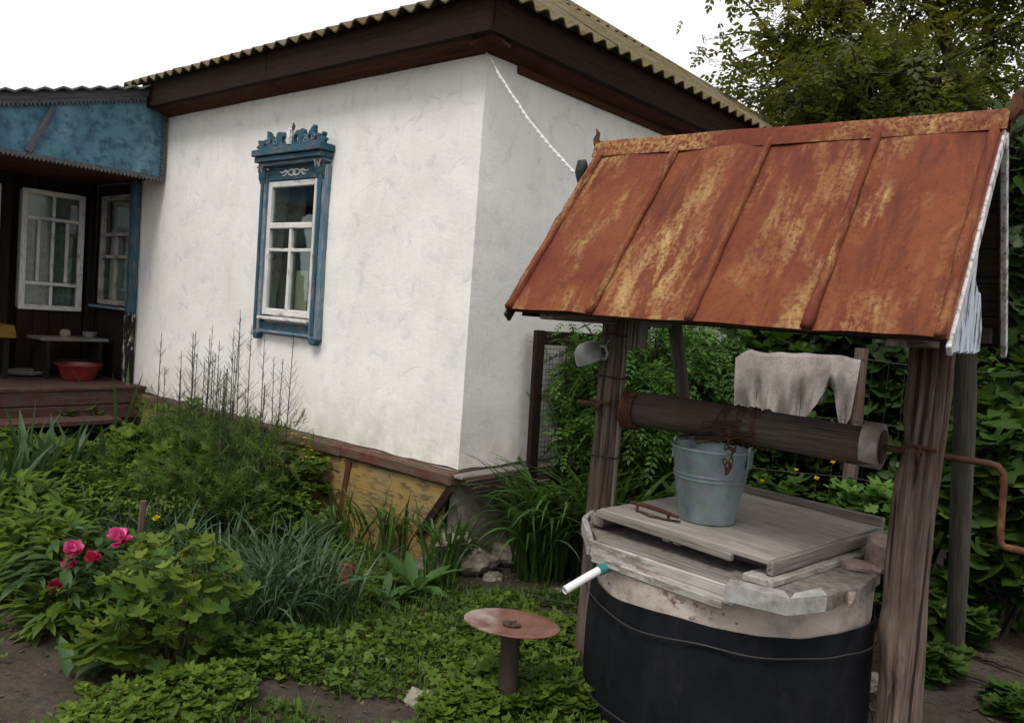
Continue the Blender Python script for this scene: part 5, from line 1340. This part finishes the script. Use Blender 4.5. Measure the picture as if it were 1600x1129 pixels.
# --- mid-bed herbs
herb('fennel', 'feathery olive fennel mound in the middle of the bed', G(300, 830), .36, .46, 900, TFE, .17, 'herb_olive', (.2, 1.2), .5)
herb('fennel', 'reddish feathery fennel beside the iris blades', G(205, 800), .26, .38, 480, TFE, .15, 'herb_olive', (.2, 1.2), .5)
herb('meadow_rue', 'dark leafy meadow rue clump beneath the carved window', G(480, 800), .34, .52, 900, TL, .055, 'herb', (-.5, .4), .6, clumps=60)
herb('meadow_rue', 'green leafy clump against the ochre plinth', G(545, 790), .26, .36, 520, TL, .05, 'herb', (-.5, .4), .6, clumps=40)
ce = herb('celandine', 'celandine with yellow flowers at the wall foot', HW(-1.22, -.25), .26, .60, 420, TLB, .06, 'herb', (-.6, .3), .6, clumps=40)
Pq, aa = dome(40, .26, .68, .25); o = leaves('flower', L['petal_yellow'], ce, [T_leaf(1, .9, .1, 0)], np.repeat(Pq, 4, 0), np.tile([0, 1.57, 3.14, 4.71], 40)+np.repeat(U(0, 1.5, 40), 4), U(.1, .5, 160), U(-.2, .2, 160), U(.012, .018, 160))
ce2 = herb('celandine', 'yellow-green celandine by the porch step', HW(-3.75, -.55), .30, .52, 420, TLB, .075, 'phlox', (-.6, .3), .6, clumps=40)
herb('celandine', 'celandine spreading along the far wall foot', HW(-3.0, -.35), .36, .46, 560, TLB, .07, 'herb', (-.6, .3), .6, clumps=50)
herb('ground_elder', 'ground elder patch before the porch floor', HW(-3.3, -1.15), .42, .42, 640, TLB, .08, 'phlox', (-.5, .3), .6, clumps=50)
herb('ground_elder', 'ground elder mound between iris and celandine', HW(-2.75, -1.0), .38, .42, 620, TLB, .075, 'herb', (-.5, .3), .6, clumps=50)
herb('ground_elder', 'ground elder thicket at the left of the porch step', HW(-3.35, -1.9), .45, .42, 640, TL, .08, 'phlox', (-.5, .4), .6, clumps=50)
herb('phlox', 'bright green phlox clump left of the peonies', G(45, 935), .28, .44, 620, TLN, .12, 'phlox', (-.2, .8), .7, clumps=60, group=None)
herb('phlox', 'leafy phlox stand behind the peony blooms', G(20, 870), .30, .46, 560, TLN, .12, 'phlox', (-.2, .8), .7, clumps=60)
herb('phlox', 'low phlox shoots spilling to the soil path', G(95, 990), .18, .22, 260, TLN, .10, 'phlox', (-.2, .8), .7, clumps=30)
herb('mallow', 'bright leafy mallow mound hiding the plinth foot', HW(-1.75, -.62), .34, .60, 760, TLB, .07, 'herb', (-.6, .3), .6, clumps=60)
herb('mallow', 'leafy mallow beside the asparagus stems', HW(-2.35, -.60), .36, .56, 760, TLB, .07, 'phlox', (-.6, .3), .6, clumps=60)
herb('mint', 'fine green mint mound before the mallow', HW(-1.55, -1.05), .36, .42, 900, TL, .045, 'herb', (-.5, .4), .6, clumps=80)
herb('mint', 'bright mint mound in the centre of the flower bed', HW(-2.2, -1.15), .36, .40, 900, TL, .05, 'phlox', (-.5, .4), .6, clumps=80)
herb('mint', 'mint shoots in front of the ochre plinth panel', HW(-.95, -.45), .24, .36, 480, TL, .045, 'herb', (-.5, .4), .6, clumps=50)
herb('celandine', 'tall celandine pressed against the wall below the asparagus', HW(-1.95, -.27), .26, .70, 520, TLB, .07, 'phlox', (-.6, .3), .6, clumps=50)
herb('celandine', 'leafy celandine against the wall beside the red beam', HW(-2.6, -.27), .30, .68, 560, TLB, .07, 'herb', (-.6, .3), .6, clumps=50)
# --- strap-leaved tufts
tuft('iris', 'tall iris fan with broad blades near the porch', G(30, 800), .16, 46, (.45, .75), .040, 'iris', (.2, 1.1))
tuft('iris', 'iris tuft with upright blades beside the fennel', G(110, 790), .14, 40, (.40, .68), .038, 'iris', (.2, 1.2))
tuft('iris', 'grey-green iris tuft at the outer edge of the bed', G(-20, 840), .16, 40, (.4, .7), .038, 'iris', (.2, 1.3))
tuft('iris', 'lone iris blades rising in front of the house wall end', HW(-3.55, -.35), .05, 5, (.75, 1.0), .03, 'iris', (.2, .6))
nl = ['narcissus clump with drooping blue-green blades beside the clay pot', 'narcissus clump arching over the currant bush', 'narcissus clump in front of the fennel', 'narcissus tuft at the peony backs', 'narcissus clump below the hosta', 'narcissus tuft next to the iris fan', 'dense narcissus mat between fennel and peonies']
for i, (px, py, r, n, L0, L1) in enumerate(((480, 965, .21, 230, .28, .48), (390, 975, .22, 230, .28, .48), (330, 905, .17, 110, .28, .46), (210, 880, .16, 150, .26, .44), (440, 915, .22, 200, .28, .46), (130, 850, .18, 150, .26, .42), (250, 860, .20, 170, .26, .42))):
    tuft('narcissus', nl[i], G(px, py), r, n, (L0, L1), .011, 'narc', (.9, 3.0))
tuft('bed_grass', 'grassy tuft by the stacked board ends of the corner', G(640, 860), .16, 110, (.30, .55), .012, 'grass', (.6, 2.0))
tuft('bed_grass', 'pale dry grass tuft on the corner foundation', G(725, 890), .12, 70, (.22, .45), .009, 'grass', (.8, 2.6))
tuft('bed_grass', 'green grass tuft under the carved window', G(560, 850), .16, 110, (.28, .48), .012, 'grass', (.6, 2.0))
# yellow and bud flowers standing over the bed
for (px, py, d, r, lab) in ((245, 812, 3.9, .024, 'yellow flower on a thin stem behind the peonies'), (283, 868, 3.6, .018, 'small yellow bloom above the currant bush')):
    q = D(px, py, d); t = thing('yellow_flower', lab, 'flower', (q[0], q[1], 0)); flower(t, (0, 0, q[2]), r, 'petal_yellow', 14, (R(25), 0), 3); stems(t, [[(0, .02, -.02), (.005, .01, q[2]*.5), (0, 0, q[2])]], .003)
for k, (px, py, d) in enumerate(((288, 785, 4.5), (388, 790, 4.6), (396, 800, 4.5), (357, 802, 4.4))):
    q = D(px, py, d); t = thing('seed_head', 'pale bud on a bare stalk above the narcissus', 'flower', (q[0], q[1], 0), 0, 'pale buds over the narcissus')
    m = MB(); m.tube([(0, 0, q[2]-.03), (0, 0, q[2]-.012), (0, 0, q[2]+.01), (0, 0, q[2]+.022)], [.003, .008, .006, .001], 7); m.build('bud', L['grass'], t, True); stems(t, [[(0, .01, -.02), (.003, .005, q[2]*.5), (0, 0, q[2]-.02)]], .003)
# --- low leafy weeds round the stool
lw = (('lobed weeds round the foot of the disc stool', (760, 1095), .20, .13, 620, .036), ('lobed weeds between disc stool and well ring', (880, 1105), .17, .14, 520, .036), ('weeds spreading in front of the disc stool', (720, 1128), .16, .11, 460, .034), ('weeds behind the disc stool', (850, 1000), .20, .11, 520, .032), ('weeds along the narcissus edge', (400, 1030), .20, .13, 520, .034), ('weeds under the currant bush', (300, 1105), .22, .12, 620, .032), ('weeds at the path end by the bottom of the bed', (175, 1125), .18, .10, 420, .03))
for lab, p, r, h, n, s in lw: herb('weed', lab, G(*p), r, h, n, TLB, s, 'herb', (-.4, .3), .8, 4, clumps=n//8)
# --- ground cover: uncountable small leaves
def patch_mask(X, Y):
    m = np.ones(len(X), bool)
    bare = [((35, 1085), .42, .30), ((60, 1010), .30, .16), ((445, 1085), .17, .10), ((585, 1120), .26, .12), ((800, 905), .42, .22), ((870, 960), .16, .10), ((-60, 960), .3, .16)]
    for (p, rx, ry) in bare:
        c = G(*p); d = ((X-c[0])/rx)**2+((Y-c[1])/ry)**2
        m &= d > .75+.5*rng.random(len(X))
    return m
n = 80000; X = U(-3.0, .75, n); Y = U(2.2, 6.6, n)
loc_y = (X-HC[0])*math.sin(HYAW)+(Y-HC[1])*math.cos(HYAW); loc_x = (X-HC[0])*math.cos(HYAW)-(Y-HC[1])*math.sin(HYAW)
dw = np.hypot(X-WC[0], Y-WC[1])
ok = patch_mask(X, Y) & (~((loc_y > -.13) & (loc_x < .08))) & (dw > .57) & ((X < 0.75))
nzv = np.array([mnoise.noise(Vector((x*1.9, y*1.9, 2))) for x, y in zip(X, Y)]); ok &= rng.random(n) < np.clip(.75+.9*nzv, .1, 1)
X, Y, nzv = X[ok], Y[ok], nzv[ok]; n = len(X)
Zg = np.array([ground_z(x, y) for x, y in zip(X, Y)])
hz = rng.random(n)**1.6*np.clip(.055+.07*nzv, .02, .12)
cov = leaves('ground_cover', L['cover'], None, [T_leaf(1, .6, .1, .1), T_leaf(1, .45, .2, .2), TLB[1]], np.stack([X, Y, Zg+hz+.006], 1), U(0, 6.28, n), U(-.3, .7, n), U(-.4, .4, n), U(.016, .036, n), np.clip(rng.beta(1.6, 1.8, n)*.8+nzv*.35+.1, 0, 1))
cov['label'] = 'low clover and chickweed covering the soil'; cov['category'] = 'ground cover'
n = 16000; X = U(-2.6, .6, n); Y = U(2.2, 5.2, n); dw = np.hypot(X-WC[0], Y-WC[1]); ok = patch_mask(X, Y) & (dw > .58); X, Y = X[ok], Y[ok]; n = len(X)
gs = leaves('grass', L['grass'], None, [T_blade(1, .05, b, 4) for b in (.4, 1., 1.6)], np.stack([X, Y, [ground_z(x, y) for x, y in zip(X, Y)]], 1), U(0, 6.28, n), U(-.3, .2, n), U(-.2, .2, n), U(.04, .11, n)); gs['label'] = 'short thin grass among the clover'; gs['category'] = 'grass'
n = 1500; X = U(-2.6, 3.2, n); Y = U(2.3, 5.5, n); ok = (np.hypot(X-WC[0], Y-WC[1]) > .6); X, Y = X[ok], Y[ok]; n = len(X)
dl = leaves('dead_leaf_litter', L['dead'], None, TL, np.stack([X, Y, np.array([ground_z(x, y) for x, y in zip(X, Y)])+.006], 1), U(0, 6.28, n), U(-.2, .3, n), U(-.3, .3, n), U(.012, .04, n)); dl['label'] = 'scattered dry leaves and crumbs on the soil'; dl['category'] = 'leaf litter'

# ================================================================== SHRUBS AND TREES
def cloud(n, c, rad, clumps, spread, shellp=.5):
    """points gathered in clumps through an ellipsoid; returns points and their clump centres"""
    d = rng.normal(size=(clumps, 3)); d /= np.linalg.norm(d, axis=1)[:, None]; rr = rng.random(clumps)**shellp
    C = np.array(c)+d*rr[:, None]*np.array(rad); k = rng.integers(0, clumps, n)
    return C[k]+rng.normal(size=(n, 3))*spread, C, k
def shrub(name, label, base, c, rad, n, clumps, spread, tm, size, mat, pitch=(-.9, .3), cat='bush', trunk=.03, seed=1, zmin=.03, box=None, group=None):
    t = thing(name, label, cat, (base[0], base[1], 0), 0, group); b = np.array([base[0], base[1], 0])
    P, C, k = cloud(n, c, rad, clumps, spread); var = np.clip(rng.random(clumps)[k]*.55+rng.random(n)*.5-.03, 0, 1)
    keep = P[:, 2] > zmin
    if box is not None: keep &= box(P)
    P, var = P[keep], var[keep]; n = len(P)
    leaves('foliage', L[mat], t, tm, P-b, U(0, 6.28, n), U(pitch[0], pitch[1], n), U(-.5, .5, n), U(size*.45, size*1.4, n), var)
    m = MB(); top = np.array(c)-b
    sel = [q for q in C if box is None or box(q[None])[0]]
    for q in sel[:min(len(sel), 34)]:
        q = q-b; mid = np.array([q[0]*.45, q[1]*.45, max(.05, q[2]*.6)])
        if q[2] < .1: continue
        m.tube([(0+.05*mnoise.noise(Vector(q)), .05*mnoise.noise(Vector(q*2)), -.05), tuple(mid+.05*rng.normal(size=3)), tuple(q)], [trunk*.5, trunk*.32, trunk*.1], 6, cap=False)
    if m.v: m.build('stem', MAT['bark'], t, True)
    return t
inside = lambda P: (((P[:, 0]-HC[0])*math.cos(HYAW)-(P[:, 1]-HC[1])*math.sin(HYAW)) > .10) | (P[:, 2] > 9)
S_ = lambda *a, **k: shrub(*a, **k)
# bright bush between house side and well
S_('elder_bush', 'bright green leafy bush between the side wall and the well', (.78, 5.25), (.72, 5.25, .98), (.45, .45, .62), 3400, 120, .06, TSP, .12, 'bush', box=inside)
S_('elder_bush', 'leafy bush beyond the left post reaching the well roof', (1.15, 5.75), (1.15, 5.75, .98), (.5, .5, .72), 3200, 120, .07, TSP, .13, 'bush', box=inside)
S_('elder_bush', 'bush sprig leaning over the wire mesh panel', (.42, 5.35), (.30, 5.20, 1.12), (.26, .22, .42), 520, 30, .05, TSP, .10, 'bush', box=inside)
S_('raspberry_bush', 'raspberry canes with broad leaves behind the hanging cloth', (1.75, 5.9), (1.75, 5.9, .75), (.6, .5, .75), 2600, 110, .08, TLB, .085, 'grape', box=inside)
S_('strawberry_bed', 'low leafy plants with pale flowers behind the well lid', (1.35, 4.45), (1.35, 4.45, .35), (.55, .25, .36), 1500, 90, .05, TLB, .075, 'grape', pitch=(-.5, .4))
S_('raspberry_bush', 'bright low raspberry shoots under the cloth', (1.95, 4.35), (1.95, 4.40, .40), (.35, .22, .36), 900, 50, .05, TLB, .075, 'bush', pitch=(-.5, .4))
for k, (px, py) in enumerate(((1243, 735), (1275, 748), (1190, 752), (1300, 722))):
    q = D(px, py, 4.15); t = thing('wild_flower', 'small pale yellow bloom among leaves behind the well', 'flower', (q[0], q[1], 0), 0, 'pale yellow blooms behind the well'); flower(t, (0, 0, q[2]), .015, 'petal_yellow', 8, (R(40), 0), 2); stems(t, [[(0, .02, -.02), (0, .01, q[2]*.5), (0, 0, q[2])]], .003)
# vine wall on the right
def vine(label, A, B, h, n, size, mat, tm, thick=.22, z0=.2, group=None):
    A, B = np.array(A), np.array(B); t = thing('vine', label, 'vine', (A[0], A[1], 0)); d = B-A; Lg = np.linalg.norm(d); d = d/Lg; nr = np.array([d[1], -d[0]])
    if nr[1] > 0: nr = -nr
    cl_ = max(20, n//28); cu, cz_, cd_ = U(0, Lg, cl_), z0+(h-z0)*rng.random(cl_)**.9, U(-thick, thick, cl_); k = rng.integers(0, cl_, n)
    u = cu[k]+rng.normal(0, .09, n); z = cz_[k]+rng.normal(0, .12, n); w_ = cd_[k]+rng.normal(0, .05, n)
    P = np.stack([d[0]*u+nr[0]*w_, d[1]*u+nr[1]*w_, np.maximum(z, .05)], 1)
    ya = math.atan2(nr[1], nr[0])-math.pi/2
    leaves('foliage', L[mat], t, tm, P, ya+rng.normal(0, .7, n), U(-1.25, -.35, n), rng.normal(0, .3, n), U(size*.45, size*1.4, n), np.clip(rng.random(cl_)[k]*.5+rng.random(n)*.5, 0, 1))
    m = MB()
    for q in range(14):
        uu_ = rng.uniform(0, Lg); pts = []
        for j in range(7): uu_ += rng.normal(0, .06); pts.append((d[0]*uu_, d[1]*uu_, -.05+(h*.92)*j/6))
        m.tube(pts, [.016*(1-.11*j) for j in range(7)], 6, cap=False)
    m.build('stem', MAT['bark'], t, True); return t
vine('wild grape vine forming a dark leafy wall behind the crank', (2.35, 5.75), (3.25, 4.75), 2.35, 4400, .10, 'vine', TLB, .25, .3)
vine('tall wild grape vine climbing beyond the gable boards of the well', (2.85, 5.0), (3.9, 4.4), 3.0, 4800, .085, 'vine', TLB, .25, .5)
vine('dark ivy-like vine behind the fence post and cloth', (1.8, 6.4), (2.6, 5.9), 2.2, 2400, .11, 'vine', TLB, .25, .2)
leafy = shrub
S_('gooseberry_bush', 'gooseberry bush with bright lobed leaves beyond the crank handle', (2.65, 4.25), (2.65, 4.25, .72), (.30, .28, .62), 900, 70, .07, TLB, .11, 'grape', pitch=(-.9, .1))
S_('gooseberry_bush', 'dark gooseberry bush in front of the grape vine', (2.95, 4.7), (2.9, 4.6, .85), (.35, .3, .75), 1100, 70, .08, TLB, .10, 'grape', pitch=(-.9, .1))
S_('yellow_shrub', 'light yellow-green twiggy shrub amid the dark vine', (2.75, 4.9), (2.72, 4.75, 1.32), (.28, .16, .16), 260, 26, .05, TL, .05, 'bush', pitch=(-.6, .5))
for lab, p, r, h, n, s in (('leafy weeds behind the right post', (1475, 1000), .20, .30, 240, .08), ('weeds at the foot of the rear brace pole', (1440, 1060), .16, .20, 160, .06), ('weeds among the twigs on the dark soil', (1590, 1120), .12, .12, 90, .06), ('big-leaved weeds beside the crank side bushes', (1570, 960), .22, .34, 240, .10)):
    herb('weed', lab, G(*p), r, h, n, TLB, s, 'grape', (-.6, .3), .7, 6, clumps=n//7)
# background thicket
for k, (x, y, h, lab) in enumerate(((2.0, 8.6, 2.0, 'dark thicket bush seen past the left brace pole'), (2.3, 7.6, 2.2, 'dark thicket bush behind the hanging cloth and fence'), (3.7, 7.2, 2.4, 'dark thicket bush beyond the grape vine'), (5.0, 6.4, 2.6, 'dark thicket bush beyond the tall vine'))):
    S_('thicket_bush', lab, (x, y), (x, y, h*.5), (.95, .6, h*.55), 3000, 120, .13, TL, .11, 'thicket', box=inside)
# trees
def tree(label, base, limbs, r0, mat, tm, size, per, spread, crown=None, name='tree', pitch=(-1.1, .2), extra=None):
    t = thing(name, label, 'tree', (base[0], base[1], 0)); b = np.array([base[0], base[1], 0]); m = MB(); tips = []; wts = []
    for path, rr, dens in limbs:
        path = [np.array(p, float)-b for p in path]; k = len(path)
        m.tube([tuple(p) for p in path], [rr*(1-.8*i/(k-1))+.006 for i in range(k)], 8)
        for j in range(int(12*dens)):
            s = rng.uniform(.3, 1)*(k-1); i = min(int(s), k-2); p = path[i]+(path[i+1]-path[i])*(s-i)
            dd = rng.normal(size=3)*np.array([.42, .42, .30]); q = p+dd
            m.tube([tuple(p), tuple(p+dd*.5+np.array([0, 0, .05])), tuple(q)], [rr*.22+.003, rr*.12+.002, .0025], 5, cap=False); tips += [q, p+dd*.6]
        tips.append(path[-1])
    tr = m.build('trunk', MAT['bark'], t, True)
    tips = np.array(tips); n = per*len(tips); k = np.repeat(np.arange(len(tips)), per)
    P = tips[k]+rng.normal(size=(n, 3))*spread; var = np.clip(rng.random(len(tips))[k]*.6+rng.random(n)*.45-.03, 0, 1)
    if crown is not None:
        c, rad, nn, cl_, sp_ = crown; P2, C, k2 = cloud(nn, np.array(c)-b, rad, cl_, sp_, .45); P = np.concatenate([P, P2]); var = np.concatenate([var, np.clip(rng.random(cl_)[k2]*.6+rng.random(nn)*.45, 0, 1)]); n = len(P)
    leaves('crown', L[mat], t, tm, P, U(0, 6.28, n), U(pitch[0], pitch[1], n), U(-.5, .5, n), U(size*.6, size*1.3, n), var)
    return t
tb = (5.0, 9.6)
limbs = [([(5.0, 9.6, -.1), (5.0, 9.6, 2.2), (4.95, 9.5, 3.6)], .17, .3),
         ([(4.97, 9.55, 3.2), (4.2, 9.3, 4.3), (3.2, 9.1, 4.65), (2.75, 9.0, 4.45), (2.45, 9, 4.72)], .085, 2.2),
         ([(4.2, 9.3, 4.3), (3.5, 9.2, 5.0), (3.1, 9.1, 5.2), (2.85, 9.0, 5.25)], .05, 2.2),
         ([(4.97, 9.55, 3.4), (4.6, 9.4, 4.8), (4.1, 9.3, 5.6), (3.6, 9.2, 6.0)], .085, 2.4),
         ([(4.97, 9.55, 3.5), (5.1, 9.5, 4.9), (4.9, 9.4, 6.0), (4.7, 9.3, 6.6)], .085, 2.2),
         ([(4.97, 9.55, 3.3), (5.6, 9.2, 4.6), (6.0, 9.0, 5.4), (6.2, 8.9, 6.0)], .085, 2.4),
         ([(4.97, 9.55, 3.0), (5.3, 9.0, 4.3), (5.3, 8.6, 5.2), (5.0, 8.4, 5.6)], .07, 2.0),
         ([(4.97, 9.55, 2.8), (4.2, 9.2, 3.6), (3.3, 9.0, 4.0), (2.85, 8.9, 3.95)], .055, 2.2),
         ([(4.97, 9.55, 2.8), (5.8, 9.0, 3.6), (6.2, 8.8, 4.2)], .055, 2.0)]
tree('tall locust tree with drooping branches behind the well roof', tb, limbs, .17, 'tree', TSW, .19, 10, .15, name='locust_tree')
el = (3.35, 8.0)
elimbs = [([(3.35, 8.0, -.1), (3.35, 8, 1.5), (3.38, 8, 2.9)], .09, .3)]+[([(3.36, 8, 2.2+.1*k), (3.38+.5*math.cos(a), 8+.4*math.sin(a), 3.1+.1*k), (3.42+.8*math.cos(a), 8+.6*math.sin(a), 3.6+.09*k)], .04, 1.6) for k, a in enumerate(np.linspace(0, 6.0, 7))]
tree('dense dark green elder tree rising behind the well roof ridge', el, elimbs, .09, 'elder', TSW, .16, 8, .12, ((3.42, 8.0, 3.45), (.90, .6, .85), 3200, 130, .12), name='elder_tree')
# twigs and branches on the ground at right
for k, (p, q, r, lab) in enumerate((((1480, 1050), (1600, 1075), .012, 'long dry branch lying on dark soil behind the right post'), ((1520, 1020), (1600, 1050), .016, 'thick fallen branch below the vine'), ((1500, 1110), (1580, 1095), .008, 'thin crooked twig among stones'), ((820, 930), (935, 950), .008, 'thin dry stalk lying by the well ring'), ((700, 940), (770, 960), .007, 'dry stem on soil beside the daylily tuft'))):
    A, B = G(*p, .02), G(*q, .02); m = MB(); m.tube([tuple(A+(B-A)*t+np.array([.02*mnoise.noise(Vector((t*5, k, 0))), .03*mnoise.noise(Vector((t*4, k, 9))), .012*mnoise.noise(Vector((t*6, k, 4)))])) for t in np.linspace(0, 1, 8)], [r*(1-.5*t) for t in np.linspace(0, 1, 8)], 7)
    tag(m.build('fallen_branch', MAT['bark'], None, True), lab, 'branch')
